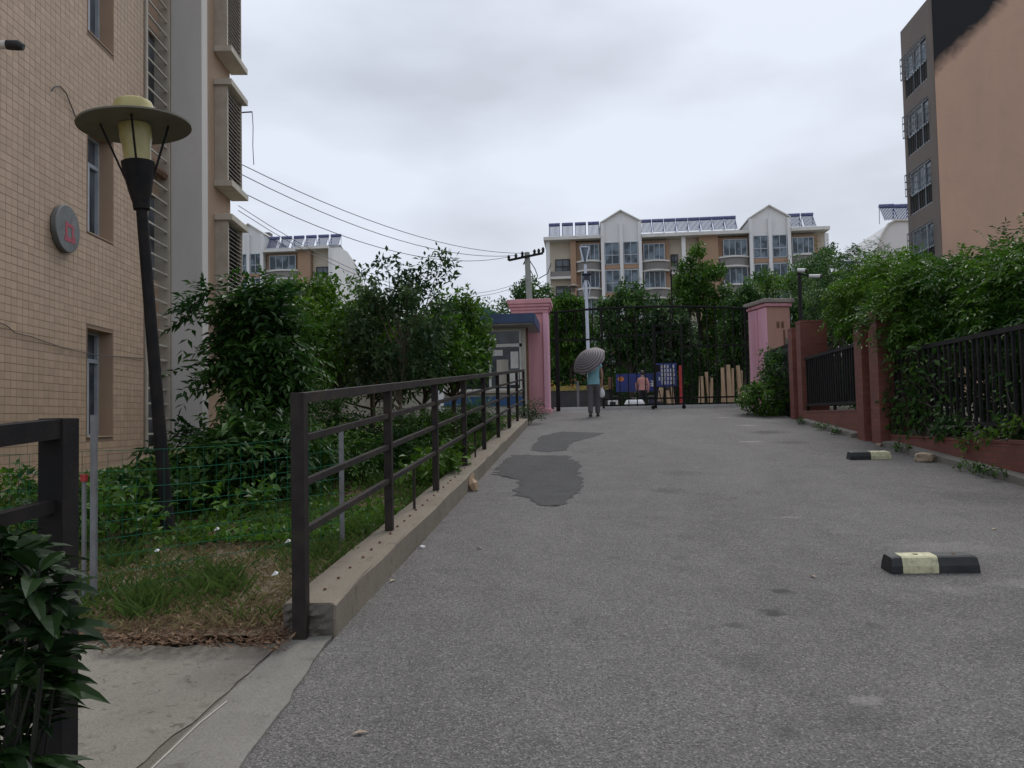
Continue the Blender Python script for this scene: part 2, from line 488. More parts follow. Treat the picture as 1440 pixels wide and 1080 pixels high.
def tilemat():
    m, t, b = new_mat('ceramic_tile')
    oi = t.nodes.new('ShaderNodeObjectInfo')
    at = t.nodes.new('ShaderNodeAttribute')
    at.attribute_name = 'tone'
    n1 = noise(t, 0.8, 4, 0.6, geopos(t, (1, 1, 0.3)), 0.4)
    ad = t.nodes.new('ShaderNodeMath')
    ad.operation = 'ADD'
    t.links.new(oi.outputs['Random'], ad.inputs[0])
    t.links.new(at.outputs['Fac'], ad.inputs[1])
    fr = t.nodes.new('ShaderNodeMath')
    fr.operation = 'FRACT'
    t.links.new(ad.outputs[0], fr.inputs[0])
    c = mixc(t, fr.outputs[0], (0.40, 0.285, 0.196), (0.475, 0.34, 0.234))
    c = mixc(t, ramp(t, n1, 0.4, 0.7, (0, 0, 0), (0.5, 0.5, 0.5)), c, (0.36, 0.268, 0.196))
    t.links.new(c, b.inputs['Base Color'])
    b.inputs['Roughness'].default_value = 0.55
    return m


MT['tile'] = tilemat()


def umbrellamat():
    m, t, b = new_mat('plaid_umbrella')
    tcn = t.nodes.new('ShaderNodeTexCoord')
    sx = t.nodes.new('ShaderNodeSeparateXYZ')
    t.links.new(tcn.outputs['Object'], sx.inputs[0])

    def mth(op, a, bb=0.0):
        n = t.nodes.new('ShaderNodeMath')
        n.operation = op
        for i, v in enumerate((a, bb)):
            if hasattr(v, 'type'):
                t.links.new(v, n.inputs[i])
            else:
                n.inputs[i].default_value = v
        return n.outputs[0]
    r = mth('SQRT', mth('ADD', mth('MULTIPLY', sx.outputs[0], sx.outputs[0]), mth('MULTIPLY', sx.outputs[1], sx.outputs[1])))
    an = mth('ARCTAN2', sx.outputs[1], sx.outputs[0])
    a = mth('GREATER_THAN', mth('FRACT', mth('MULTIPLY', r, 20.0)), 0.62)
    bq = mth('GREATER_THAN', mth('FRACT', mth('MULTIPLY', an, 40 / 6.2832)), 0.78)
    c = mixc(t, mth('MULTIPLY', mth('MAXIMUM', a, mth('MULTIPLY', bq, 0.5)), 0.9), (0.08, 0.066, 0.072), (0.25, 0.222, 0.23))
    t.links.new(c, b.inputs['Base Color'])
    b.inputs['Roughness'].default_value = 0.7
    return m


MT['umbrella'] = umbrellamat()


# ------------------------------------------------------------------ object helpers
def tag(o, label=None, cat=None, group=None, kind=None):
    if label:
        o['label'] = label
    if cat:
        o['category'] = cat
    if group:
        o['group'] = group
    if kind:
        o['kind'] = kind
    return o


def thing(name, loc, label, cat, group=None, rotz=0.0):
    o = bpy.data.objects.new(name, None)
    o.empty_display_size = 0.2
    COL.objects.link(o)
    o.location = loc
    o.rotation_euler = (0, 0, rotz)
    bpy_M[o.name] = Matrix.Translation(Vector(loc)) @ Matrix.Rotation(rotz, 4, 'Z')
    return tag(o, label, cat, group)


bpy_M = {}


def world_of(o):
    return bpy_M.get(o.name, Matrix.Identity(4)) if o else Matrix.Identity(4)


def link_obj(name, me, parent=None, local=True):
    o = bpy.data.objects.new(name, me)
    COL.objects.link(o)
    if parent:
        o.parent = parent
    bpy_M[o.name] = world_of(parent)
    return o


class MB:
    """collects shapes; build() links them as ONE mesh object. Coordinates are the parent's own unless world=True"""

    def __init__(s):
        s.v, s.f = [], []

    def add(s, vs_, fs_):
        n = len(s.v)
        s.v += [tuple(map(float, q)) for q in vs_]
        s.f += [tuple(i + n for i in q) for q in fs_]
        return s

    def box(s, x0, x1, y0, y1, z0, z1):
        return s.add([(x0, y0, z0), (x1, y0, z0), (x1, y1, z0), (x0, y1, z0), (x0, y0, z1), (x1, y0, z1), (x1, y1, z1), (x0, y1, z1)],
                     [(0, 3, 2, 1), (4, 5, 6, 7), (0, 1, 5, 4), (1, 2, 6, 5), (2, 3, 7, 6), (3, 0, 4, 7)])

    def beam(s, p0, p1, w_, h, up=(0, 0, 1)):
        p0, p1 = Vector(p0), Vector(p1)
        d = (p1 - p0).normalized()
        u = Vector(up)
        if abs(d.dot(u)) > 0.98:
            u = Vector((0, 1, 0))
        a = d.cross(u).normalized()
        b = a.cross(d).normalized()
        q = []
        for p in (p0, p1):
            for i, j in ((-1, -1), (1, -1), (1, 1), (-1, 1)):
                q.append(p + a * (i * w_ / 2) + b * (j * h / 2))
        return s.add(q, [(0, 3, 2, 1), (4, 5, 6, 7), (0, 1, 5, 4), (1, 2, 6, 5), (2, 3, 7, 6), (3, 0, 4, 7)])

    def tube(s, pts, rr, n=8, cap=True):
        pts = [Vector(p) for p in pts]
        if not isinstance(rr, (list, tuple)):
            rr = [rr] * len(pts)
        vs_, fs_ = [], []
        prev = None
        for i, p in enumerate(pts):
            d = (pts[min(i + 1, len(pts) - 1)] - pts[max(i - 1, 0)]).normalized()
            u = Vector((0, 0, 1)) if abs(d.z) < 0.9 else Vector((1, 0, 0))
            a = d.cross(u).normalized() if prev is None else (prev - d * prev.dot(d)).normalized()
            prev = a
            b = d.cross(a)
            for k in range(n):
                t = 2 * math.pi * k / n
                vs_.append(p + (a * math.cos(t) + b * math.sin(t)) * rr[i])
        m = len(pts)
        for i in range(m - 1):
            for k in range(n):
                k2 = (k + 1) % n
                fs_.append((i * n + k, i * n + k2, (i + 1) * n + k2, (i + 1) * n + k))
        if cap:
            fs_.append(tuple(range(n - 1, -1, -1)))
            fs_.append(tuple((m - 1) * n + k for k in range(n)))
        return s.add(vs_, fs_)

    def lathe(s, prof, n=20, c=(0, 0, 0)):
        vs_, fs_ = [], []
        for r, z in prof:
            for k in range(n):
                t = 2 * math.pi * k / n
                vs_.append((c[0] + r * math.cos(t), c[1] + r * math.sin(t), c[2] + z))
        for i in range(len(prof) - 1):
            for k in range(n):
                k2 = (k + 1) % n
                fs_.append((i * n + k, i * n + k2, (i + 1) * n + k2, (i + 1) * n + k))
        fs_.append(tuple(range(n - 1, -1, -1)))
        fs_.append(tuple((len(prof) - 1) * n + k for k in range(n)))
        return s.add(vs_, fs_)

    def prism(s, poly, axis, a0, a1):
        """poly of (u,v); axis 'x': u=y v=z ; 'y': u=x v=z ; 'z': u=x v=y"""
        n = len(poly)
        mk = {'x': lambda u, v, a: (a, u, v), 'y': lambda u, v, a: (u, a, v), 'z': lambda u, v, a: (u, v, a)}[axis]
        vs_ = [mk(u, v, a0) for u, v in poly] + [mk(u, v, a1) for u, v in poly]
        fs_ = [tuple(range(n)), tuple(range(2 * n - 1, n - 1, -1))] + [(i, i + n, (i + 1) % n + n, (i + 1) % n) for i in range(n)]
        return s.add(vs_, fs_)

    def build(s, name, mat, parent=None, world=False, smooth=False, bevel=0.0):
        me = bpy.data.meshes.new(name)
        v = s.v
        if world and parent:
            inv = world_of(parent).inverted()
            v = [tuple(inv @ Vector(q)) for q in v]
        me.from_pydata(v, [], s.f)
        me.validate()
        bm = bmesh.new()
        bm.from_mesh(me)
        bmesh.ops.recalc_face_normals(bm, faces=bm.faces)
        if bevel:
            bmesh.ops.bevel(bm, geom=[e for e in bm.edges if len(e.link_faces) == 2 and e.calc_face_angle(0) > 0.5], offset=bevel, segments=2, affect='EDGES', profile=0.5)
        bm.to_mesh(me)
        bm.free()
        if smooth:
            for p in me.polygons:
                p.use_smooth = True
            me.set_sharp_from_angle(angle=rad(40))
        me.materials.append(MT[mat] if isinstance(mat, str) else mat)
        return link_obj(name, me, parent)


def raw_mesh(name, v, tris, mat, parent=None, tone=None, smooth=False):
    v = np.asarray(v, np.float32)
    tris = np.asarray(tris, np.int32)
    k = tris.shape[1]
    me = bpy.data.meshes.new(name)
    me.vertices.add(len(v))
    me.vertices.foreach_set('co', v.ravel())
    me.loops.add(tris.size)
    me.loops.foreach_set('vertex_index', tris.ravel())
    me.polygons.add(len(tris))
    me.polygons.foreach_set('loop_start', np.arange(0, tris.size, k, dtype=np.int32))
    me.polygons.foreach_set('loop_total', np.full(len(tris), k, np.int32))
    if tone is not None:
        a = me.attributes.new('tone', 'FLOAT', 'FACE')
        a.data.foreach_set('value', np.asarray(tone, np.float32))
    sf = me.attributes.new('sharp_face', 'BOOLEAN', 'FACE')
    sf.data.foreach_set('value', np.ones(len(tris), dtype=bool))
    me.update(calc_edges=True)
    me.materials.append(MT[mat])
    return link_obj(name, me, parent)


# ------------------------------------------------------------------ foliage
def nrm(a):
    return a / (np.linalg.norm(a, axis=-1, keepdims=True) + 1e-9)


def leaf_geo(pos, dr, Ln, wid, rng, fold=0.25, droop=0.15, tone=None, flat=0.6):
    n = len(pos)
    dr = nrm(dr)
    up = nrm(np.stack([rng.normal(0, 1 - flat, n), rng.normal(0, 1 - flat, n), np.full(n, 1.0)], 1) + 1e-6)
    side = nrm(np.cross(dr, up))
    nn = np.cross(side, dr)
    Ln = Ln[:, None]
    W = Ln * wid * 0.5
    tip = pos + dr * Ln - np.array([0, 0, 1.0]) * Ln * droop
    mid = pos + dr * Ln * 0.42
    l = mid + side * W + nn * W * fold
    r = mid - side * W + nn * W * fold
    v = np.stack([pos, r, tip, l], 1).reshape(-1, 3)
    i = np.arange(n)[:, None] * 4
    f = np.concatenate([i + np.array([[0, 1, 2]]), i + np.array([[0, 2, 3]])], 1).reshape(-1, 3)
    t = np.clip(rng.beta(2, 2.2, n) if tone is None else tone, 0, 1)
    return v, f, np.repeat(t, 2)


def compound(start, dr, length, pairs, ll, rng):
    """pinnate leaves: leaflets in pairs along a drooping stalk"""
    n = len(start)
    dr = nrm(dr)
    side = nrm(np.cross(dr, np.array([0, 0, 1.0]) + rng.normal(0, 0.35, (n, 3))))
    P_, D_, L_ = [], [], []
    for k in range(pairs):
        t = (k + 0.7) / pairs
        c = start + dr * (length * t)[:, None] - np.array([0, 0, 1.0]) * (length * 0.35 * t * t)[:, None]
        fw = dr - np.array([0, 0, 0.5]) * t
        for sgn in (-1, 1):
            P_.append(c)
            D_.append(side * sgn + fw * 0.55 + rng.normal(0, 0.12, (n, 3)))
            L_.append(ll * rng.uniform(0.8, 1.15, n) * (1.0 - 0.35 * abs(t - 0.5)))
    P_.append(start + dr * length[:, None] - np.array([0, 0, 1.0]) * (length * 0.35)[:, None])
    D_.append(dr - np.array([0, 0, 0.6]))
    L_.append(ll * rng.uniform(0.8, 1.1, n))
    return np.concatenate(P_), np.concatenate(D_), np.concatenate(L_)


def clump_centres(n, c, r, rng, lo=0.35, zmin=-0.75, cone=0.0):
    out_ = []
    while len(out_) < n:
        d = nrm(rng.normal(0, 1, 3))
        q = d * rng.uniform(lo, 1.0) ** 0.6
        if q[2] < zmin:
            continue
        if cone:
            s = 1.0 - cone * (q[2] * 0.5 + 0.5)
            q = q * np.array([s, s, 1])
        out_.append(np.array(c) + q * np.array(r))
    return np.array(out_)


def plant(name, base, crown_c, crown_r, label, cat, group=None, leaf='lf_mid', bark='bark', n_clump=40, per=30, ll=0.08, style='compound',
          clen=0.3, wid=0.36, clump_r=0.25, trunk_r=0.05, stems=1, seed=1, cone=0.0, lo=0.35, zmin=-0.75, limbs=16, extra=None, parts=('trunk', 'crown'), pairs=5, droop=0.15):
    """tree or shrub: tapered trunk(s) with limbs reaching the leaf clumps, crown of leaf-sized faces"""
    rng = np.random.default_rng(seed)
    o = thing(name, base, label, cat, group)
    base = np.array(base, float)
    cc = clump_centres(n_clump, np.array(crown_c) - base, crown_r, rng, lo, zmin, cone)
    if extra is not None:
        cc = np.concatenate([cc, np.array(extra) - base])
    ctr = np.array(crown_c) - base
    mb = MB()
    for s_ in range(stems):
        off = rng.normal(0, 0.12 * (stems > 1) * crown_r[0], 3)
        off[2] = 0
        top = ctr * np.array([1, 1, 1.0]) + off * 2 + np.array([0, 0, crown_r[2] * 0.35])
        pts = [off * 0.6 + np.array([0, 0, -0.06])]
        for k in range(1, 5):
            t = k / 4
            pts.append(off * 0.6 * (1 - t) + top * t + rng.normal(0, 0.03, 3) * crown_r[0] * (k < 4))
        mb.tube(pts, [trunk_r * (1 - 0.16 * k) if k < 4 else trunk_r * 0.25 for k in range(5)], 7)
        ids = rng.choice(len(cc), min(limbs // stems, len(cc)), replace=False)
        if extra is not None:
            ids = np.unique(np.concatenate([ids, np.arange(n_clump, len(cc))]))
        for i in ids:
            e = cc[i]
            t = np.clip((e[2] * 0.6) / max(top[2], 0.1), 0.15, 0.9)
            st = pts[int(t * 4)] * (1 - (t * 4) % 1) + pts[min(4, int(t * 4) + 1)] * ((t * 4) % 1)
            m_ = (st + e) / 2 + np.array([0, 0, -0.08 * np.linalg.norm(e - st)]) + rng.normal(0, 0.04, 3) * np.linalg.norm(e - st)
            mb.tube([st, m_, e], [trunk_r * 0.42, trunk_r * 0.26, trunk_r * 0.08], 5, False)
    mb.build(parts[0], bark, o, smooth=True)
    idx = np.repeat(np.arange(len(cc)), per)
    n = len(idx)
    dirs = nrm(rng.normal(0, 1, (n, 3)) + np.array([0, 0, 0.25]) + 0.5 * nrm(cc[idx] - ctr))
    st = cc[idx] + nrm(rng.normal(0, 1, (n, 3))) * (clump_r * rng.uniform(0, 1, n) ** 0.5)[:, None]
    ctone = np.clip(rng.normal(0.40, 0.26, len(cc)), 0, 1)
    if style == 'compound':
        Pq, Dq, Lq = compound(st, dirs, clen * rng.uniform(0.7, 1.2, n), pairs, ll, rng)
        tone = np.tile(np.clip(ctone[idx] + rng.normal(0, 0.14, n), 0, 1), pairs * 2 + 1)
    else:
        Pq, Dq, Lq = st, dirs, ll * rng.uniform(0.7, 1.3, n)
        tone = np.clip(ctone[idx] + rng.normal(0, 0.17, n), 0, 1)
    v, f, t = leaf_geo(Pq, Dq, Lq, wid, rng, droop=droop, tone=tone)
    raw_mesh(parts[1], v, f, leaf, o, t)
    return o


# ================================================================== SETTING
def sheet(name, xs, ys, zoff, mat, parent=None, kind='structure', zfun=None):
    v = [(x, y, (zfun(x, y) if zfun else gz(y)) + zoff) for y in ys for x in xs]
    nx = len(xs)
    f = [(j * nx + i, j * nx + i + 1, (j + 1) * nx + i + 1, (j + 1) * nx + i) for j in range(len(ys) - 1) for i in range(nx - 1)]
    mb = MB()
    mb.add(v, f)
    o = mb.build(name, mat, parent, smooth=True)
    if kind:
        tag(o, kind=kind)
    return o


yprof = [-60, -10, 0.0, 22.2, 22.6, 23.0, 23.4, 23.8, 24.2, 60, 200, 1500]
sheet('ground', [-1500, -200, -40, -9, -3, 5, 10, 40, 200, 1500], yprof, -0.05, 'ground')
# kerb face at x=-1.29, brick wall at x=4.45
road = sheet('road', [-1.29, -0.3, 1, 2.5, 4.55], [-9, -3, 0.0, 4, 8, 12, 16, 20, 22.2, 22.6, 23.0, 23.4, 23.8, 24.2, 26.5], 0.0, 'asphalt')
sheet('street', [-60, -20, 0, 20, 60], [26.5, 40, 48], -0.002, 'asphalt')


def blob_sheet(name, pts, zoff, mat, parent, jag=0.05, seed=0, sub=8):
    """irregular thin asphalt sheet with a ragged edge"""
    rng = np.random.default_rng(seed)
    q = []
    n = len(pts)
    for i in range(n):
        a, b = np.array(pts[i]), np.array(pts[(i + 1) % n])
        for k in range(sub):
            p = a + (b - a) * k / sub
            q.append(p + rng.normal(0, jag, 2) * (0.3 if k == 0 else 1))
    v = [(p[0], p[1], gz(p[1]) + zoff) for p in q]
    f = [tuple(range(len(q)))]
    mb = MB()
    mb.add(v, f)
    return mb.build(name, mat, parent)


def pxpoly(pp):
    return [onramp(*p)[:2] for p in pp]


blob_sheet('asphalt_patch', pxpoly([(720, 640), (800, 641), (818, 655), (815, 690), (790, 711), (765, 712), (740, 700), (722, 697), (735, 676), (715, 672), (695, 668), (700, 657)]), 0.004, 'patch', road, 0.03, 3, 14)
blob_sheet('asphalt_patch', pxpoly([(745, 633), (762, 613), (790, 607), (850, 609), (835, 615), (805, 622), (795, 634), (765, 636)]), 0.004, 'patch', road, 0.018, 4, 10)

# concrete pad and edge beam beside the ramp, in the gap between the railings
cpth = MB()
rngc = np.random.default_rng(31)
edge = [(-1.538 - abs(rngc.normal(0, .014)) - (.025 if 2.3 < .1 * k < 3.0 else 0), .1 * k) for k in range(0, 38)]
far = [(-1.54 - .1 * k, 3.86 + .05 * math.sin(k * .9) + rngc.normal(0, .02)) for k in range(0, 56)]
cpts = edge + far + [(-7, 3.8), (-7, 0)]
cpth.add([(x, y, gz(y) - .004) for x, y in cpts], [tuple(range(len(cpts)))])
cpth.add([(-7, -9, -.004), (edge[0][0], -9, -.004), (edge[0][0], 0, -.004), (-7, 0, -.004)], [(0, 1, 2, 3)])
tag(cpth.build('concrete_path', 'concrete'), kind='structure')
cf = MB()
cf.add([(-1.62, 0, gz(0) - .009), (-1.50, 0, gz(0) - .009), (-1.50, 3.9, gz(3.9) - .009), (-1.62, 3.9, gz(3.9) - .009)], [(0, 1, 2, 3)])
tag(cf.build('joint_soil', 'crackfill'), kind='structure')
eb = MB()
def ebx(y):
    return -1.205 - .085 * max(0, min(1, (y - 2.9) / .8)) + random.uniform(-.012, .012)


pts = [(-1.51, 0.0), (-1.20, 0.0)] + [(ebx(0.2 + 0.11 * k), 0.2 + 0.11 * k) for k in range(34)] + [(-1.30, 3.945)] + [(-1.51 + random.uniform(-.008, .004), 3.93 - .15 * k) for k in range(26)]
n = len(pts)
eb.add([(x, y, gz(y) + 0.012) for x, y in pts] + [(x, y, gz(y) - 0.1) for x, y in pts], [tuple(range(n))] + [(i, (i + 1) % n, (i + 1) % n + n, i + n) for i in range(n)])
eb.box(-1.51, -1.20, -9, -0.001, -.1, .012)
eb_o = tag(eb.build('edge_beam', 'kerb2'), kind='structure')
mb = MB()
mb.tube([(-1.505, 1.8, gz(1.8) + 0.016), (-1.492, 2.5, gz(2.5) + 0.016), (-1.497, 2.95, gz(2.95) + 0.016), (-1.48, 3.15, gz(3.15) + 0.016)], 0.0026, 5)
tag(mb.build('cord', 'ledge'), 'thin white cord lying along the crack beside the concrete edge beam', 'cord')

# kerb carrying the railing
KX0, KX1, KH = -1.56, -1.29, 0.17
rng = np.random.default_rng(11)
ys = np.concatenate([[3.95], np.arange(4.2, 17.2, 0.3), [17.25]])
mb = MB()
vv, ff = [], []
for y in ys:
    e = rng.normal(0, 0.006, 4)
    vv += [(KX1 + e[0], y, gz(y) - 0.1), (KX1 + e[1], y, gz(y) + KH - 0.012), (KX1 - 0.016, y, gz(y) + KH + e[2] * .4), (KX0 + 0.01, y, gz(y) + KH + e[3] * .4), (KX0, y, gz(y) - 0.1)]
for i in range(len(ys) - 1):
    for k in range(5):
        k2 = (k + 1) % 5
        ff.append((i * 5 + k, i * 5 + k2, (i + 1) * 5 + k2, (i + 1) * 5 + k))
ff += [(0, 4, 3, 2, 1), tuple((len(ys) - 1) * 5 + k for k in range(5))]
mb.add(vv, ff)
kerb = tag(mb.build('kerb', 'kerb'), kind='structure')
rk = np.random.default_rng(12)
bk = MB()
nk_ = 9
vv = []
for j in range(nk_):
    for i in range(nk_):
        ed = (i in (0, nk_ - 1)) or (j in (0, nk_ - 1))
        vv.append((KX0 + .004 + (KX1 - KX0 - .012) * i / (nk_ - 1), 3.947 - (0 if ed else abs(rk.normal(0.014, .012))), gz(3.95) - .02 + (KH + .012) * j / (nk_ - 1)))
bk.add(vv, [(j * nk_ + i, j * nk_ + i + 1, (j + 1) * nk_ + i + 1, (j + 1) * nk_ + i) for j in range(nk_ - 1) for i in range(nk_ - 1)])
bk.build('broken_end', 'brokenc', kerb)
stub = MB()
for k in range(22):
    y = 4.15 + k * 0.235 + random.uniform(-.04, .04)
    if abs((y - 3.91) % 1.8) < 0.08:
        continue
    stub.tube([(-1.415 + random.uniform(-.02, .02), y, gz(y) + KH - 0.01), (-1.415, y, gz(y) + KH + 0.012)], 0.009, 5)
o = stub.build('rebar_stub', 'rust', kerb)
o['kind'] = 'stuff'

sheet('yard', [4.72, 7, 12, 30], [-3, 0, 6, 12, 18, 22.2], -0.03, 'yardsoil_shaded')  # soil colour darkened to hold the under-shrub shade behind the bars
# edge kerb at the foot of the brick wall
for (a, b, nm) in [(-2.0, 12.2, 0), (13.55, 16.8, 1)]:
    mb = MB()
    yy = np.linspace(a, b, 30)
    vv, ff = [], []
    for y in yy:
        e = rng.normal(0, 0.01)
        vv += [(4.30 + e, y, gz(y) - 0.05), (4.31 + e, y, gz(y) + 0.075 + e * .5), (4.46, y, gz(y) + 0.085), (4.46, y, gz(y) - 0.05)]
    for i in range(29):
        for k in range(4):
            k2 = (k + 1) % 4
            ff.append((i * 4 + k, i * 4 + k2, (i + 1) * 4 + k2, (i + 1) * 4 + k))
    ff += [(0, 3, 2, 1), tuple(29 * 4 + k for k in range(4))]
    mb.add(vv, ff)
    tag(mb.build('edge_kerb', 'kerb2'), kind='structure')


# left bank: uneven soil
def bankz(x, y):
    return gz(y) + 0.05 + 0.05 * math.sin(x * 2.1 + y * .8) * math.sin(y * 1.3 - x * .6) + (0.06 if x > -3 else 0.03) * min(1, max(0, y - 3.9))


sheet('bank', list(np.linspace(-6.9, -1.55, 24)), list(np.linspace(3.87, 19.5, 50)), -0.02, 'soil', zfun=bankz)
mb = MB()
mb.box(-0.95, 4.35, 22.75, 22.95, gz(22.8) - 0.1, gz(22.8) + 0.095)
tag(mb.build('gate_sill', 'sill'), kind='structure')

# ================================================================== LEFT BUILDING
W0 = np.array([-6.684, 8.52, 0.0])
WT = np.array([-0.138, 0.9904, 0.0])
WT /= np.linalg.norm(WT)
WN = np.array([WT[1], -WT[0], 0.0])         # out of the wall, towards the road
wall_rot = math.atan2(WT[1], WT[0])
bld = thing('apartment_building', (W0[0], W0[1], 0.0), 'tan tiled apartment block with narrow windows and a grey fin behind the leaning lamp', 'building', rotz=wall_rot)
# local frame of the building: +x along the wall (away), y<0 is out of the wall (towards the road)


def wall_u(px, py=500, off=0.0):
    r = ray(px, py)
    p0 = W0 + WN * off
    t = ((p0 - CAM) @ WN) / (r @ WN)
    p = CAM + r * t
    return (p - W0) @ WT, p[2]


u_w0, u_w1 = wall_u(122)[0], wall_u(158.5)[0]
u_b0, u_b1 = wall_u(203.5)[0], wall_u(238)[0]
u_f0 = wall_u(240)[0]
u_end = wall_u(325)[0]
ST = 2.9
zs = wall_u(140, 615)[1]
zt = wall_u(140, 464)[1]
wins = [(zs + k * ST, zt + k * ST) for k in range(0, 4)]
ZT = 14.0
UL = -5.5
DEP = 9.0
mb = MB()
mb.box(UL, u_w0, 0, 0.3, -0.3, ZT)
mb.box(u_w1, u_b0, 0, 0.3, -0.3, ZT)
zz = [-0.3] + [q for a in wins for q in a] + [ZT]
for i in range(0, len(zz), 2):
    mb.box(u_w0, u_w1, 0, 0.3, zz[i], zz[i + 1])
wall = mb.build('wall', 'grout', bld)
mb = MB()
mb.box(u_b0, u_b1, 0.30, 0.4, -0.3, ZT)
mb.box(UL, u_end, 0.4, DEP, -0.3, ZT - .01)
mb.build('wall_core', 'tan', bld)
mb = MB()
mb.box(u_b1, u_end, 0, 0.4, -0.3, ZT)
mb.build('end_wall', 'tan', bld)
mb = MB()
mb.box(UL - .3, u_end + .3, -0.4, DEP + .3, ZT + .005, ZT + 0.3)
mb.build('roof_slab', 'ledge', bld)
# tiles
TW, TH, TJ, TD = 0.114, 0.092, 0.006, 0.005
tiles = []
nu = int((u_b0 - UL) / (TW + TJ))
for i in range(nu):
    ua = u_b0 - 0.06 - (i + 1) * (TW + TJ)
    if ua < UL:
        break
    for j in range(int(12.5 / (TH + TJ))):
        za = 0.25 + j * (TH + TJ)
        ub, zb = ua + TW, za + TH
        hit = False
        for (a, b) in wins:
            if ub > u_w0 + .005 and ua < u_w1 - .005 and zb > a + .005 and za < b - .005:
                hit = True
        if hit:
            # clip to the opening: keep the sliver beside it
            if ua < u_w0 - 0.03:
                ub = u_w0
            elif ub > u_w1 + 0.03:
                ua2 = u_w1
                tiles.append((ua2, ub, za, zb, False))
                continue
            else:
                continue
            tiles.append((ua, ub, za, zb, False))
            continue
        tiles.append((ua, ub, za, zb, True))


def tile_px(t):
    p = W0 + WT * (t[0] + TW / 2) + np.array([0, 0, (t[2] + t[3]) / 2])
    v = p - CAM
    d = v @ _f
    if d < 1:
        return -1
    x, y = 720 + FPX * (v @ _R) / d, 540 - FPX * (v @ _U) / d
    if x < 8 or x > 1430 or y < 8 or y > 700:
        return -1
    return 1.0 / d ** 3


tiles.sort(key=tile_px, reverse=True)
tm = bpy.data.meshes.new('tile')
mb = MB()
mb.box(0, TW, -TD, 0.004, 0, TH)
tile0 = mb.build('tile', 'tile', wall, bevel=0.0)
tm = tile0.data
first = True
nind = 0
rest = []
for t in tiles:
    if t[4] and nind < 300:
        if first:
            o = tile0
            first = False
        else:
            o = tile0.copy()
            COL.objects.link(o)
        o.location = (t[0], random.uniform(-.0012, .0012), t[2])
        o.rotation_euler = (random.uniform(-.006, .006), 0, random.uniform(-.006, .006))
        nind += 1
    else:
        rest.append(t)
rr = np.array([t[:4] for t in rest])
n = len(rr)
jit = np.random.default_rng(2).uniform(-.0015, .0015, (n, 4))
cor = [(0, 2), (1, 2), (1, 3), (0, 3)]
front = np.stack([np.stack([rr[:, a], -TD + jit[:, k], rr[:, b]], 1) for k, (a, b) in enumerate(cor)], 1)
back = np.stack([np.stack([rr[:, a], np.full(n, 0.004), rr[:, b]], 1) for (a, b) in cor], 1)
v = np.concatenate([front, back], 1).reshape(-1, 3)
i = np.arange(n)[:, None, None] * 8
q = np.array([[0, 1, 2, 3], [0, 4, 5, 1], [1, 5, 6, 2], [2, 6, 7, 3], [3, 7, 4, 0]])[None]
o = raw_mesh('tile_field', v, (i + q).reshape(-1, 4), 'tile', wall, np.repeat(np.random.default_rng(3).uniform(0, 1, n), 5))
o['kind'] = 'stuff'

# narrow windows in deep reveals
for (a, b) in wins:
    fr = MB()
    g0, g1 = 0.20, 0.25
    fw = 0.05
    tr = a + (b - a) * 0.72
    for (x0, x1, z0, z1) in [(u_w0, u_w0 + fw, a, b), (u_w1 - fw, u_w1, a, b), (u_w0 + fw, u_w1 - fw, a, a + fw), (u_w0 + fw, u_w1 - fw, b - fw, b), (u_w0 + fw, u_w1 - fw, tr - .03, tr + .03)]:
        fr.box(x0 + .002, x1 - .002, g0, g1 + .04, z0 + .002, z1 - .002)
    um = (u_w0 + u_w1) / 2 + 0.02
    fr.box(um - .025, um + .025, g0 - .02, g1 + .03, a + fw, tr - .03)
    win = fr.build('window', 'alu', bld)
    gl = MB()
    gl.box(u_w0 + fw, u_w1 - fw, g1, g1 + .006, a + fw, b - fw)
    gl.build('pane', 'glass', win)
    rv = MB()
    rv.box(u_w0 + .003, u_w1 - .003, -0.012, g0, a + .001, a + .016)
    rv.build('sill', 'tan', win)
    rv = MB()
    rv.box(u_w1 - .006, u_w1 + .001, -0.004, g0, a + .017, b - .002)
    rv.box(u_w0 + .002, u_w1 - .007, -0.004, g0, b - .006, b + .001)
    rv.box(u_w0 - .001, u_w0 + .004, -0.004, g0, a + .017, b - .007)
    rv.build('reveal', 'tan', win)

# barred stair strip
zb0 = wall_u(220, 628)[1]
fr = MB()
fr.box(u_b0, u_b0 + .07, -0.03, 0.30, zb0, ZT - .1)
fr.box(u_b1 - .05, u_b1, -0.02, 0.30, zb0, ZT - .1)
fr.box(u_b0 - .02, u_b1, -0.05, 0.30, zb0 - .07, zb0)
strip = fr.build('stair_strip', 'beige', bld)
bm0 = None
k = 0
z = zb0 + 0.22
while z < ZT - .3:
    mb = MB()
    mb.beam((u_b0 + .07, 0.02, z), (u_b1 - .05, 0.02, z), .025, .03)
    mb.build('bar', 'ledge', strip)
    z += 0.255
for k in range(5):
    z0 = zb0 + 0.03 + k * ST
    mb = MB()
    mb.box(u_b0 + .07, u_b1 - .05, 0.24, 0.26, z0, z0 + 1.45)
    mb.build('pane', 'glass', strip)
    mb = MB()
    mb.box(u_b0 + .07, u_b1 - .05, 0.16, 0.29, z0 + 1.5, z0 + ST - 0.02)
    mb.build('spandrel', 'tan', strip)
    mb = MB()
    um = (u_b0 + u_b1) / 2
    mb.box(um - .03, um + .03, 0.2, 0.25, z0, z0 + 1.45)
    mb.build('mullion', 'alu', strip)
mb = MB()
mb.tube([(u_b0 + .3, 0.0, zb0 + 2 * ST - 1.05), (u_b1 - .1, 0.06, zb0 + 2 * ST - 1.0)], 0.08, 7)
tag(mb.build('bundle', 'rust', bld))

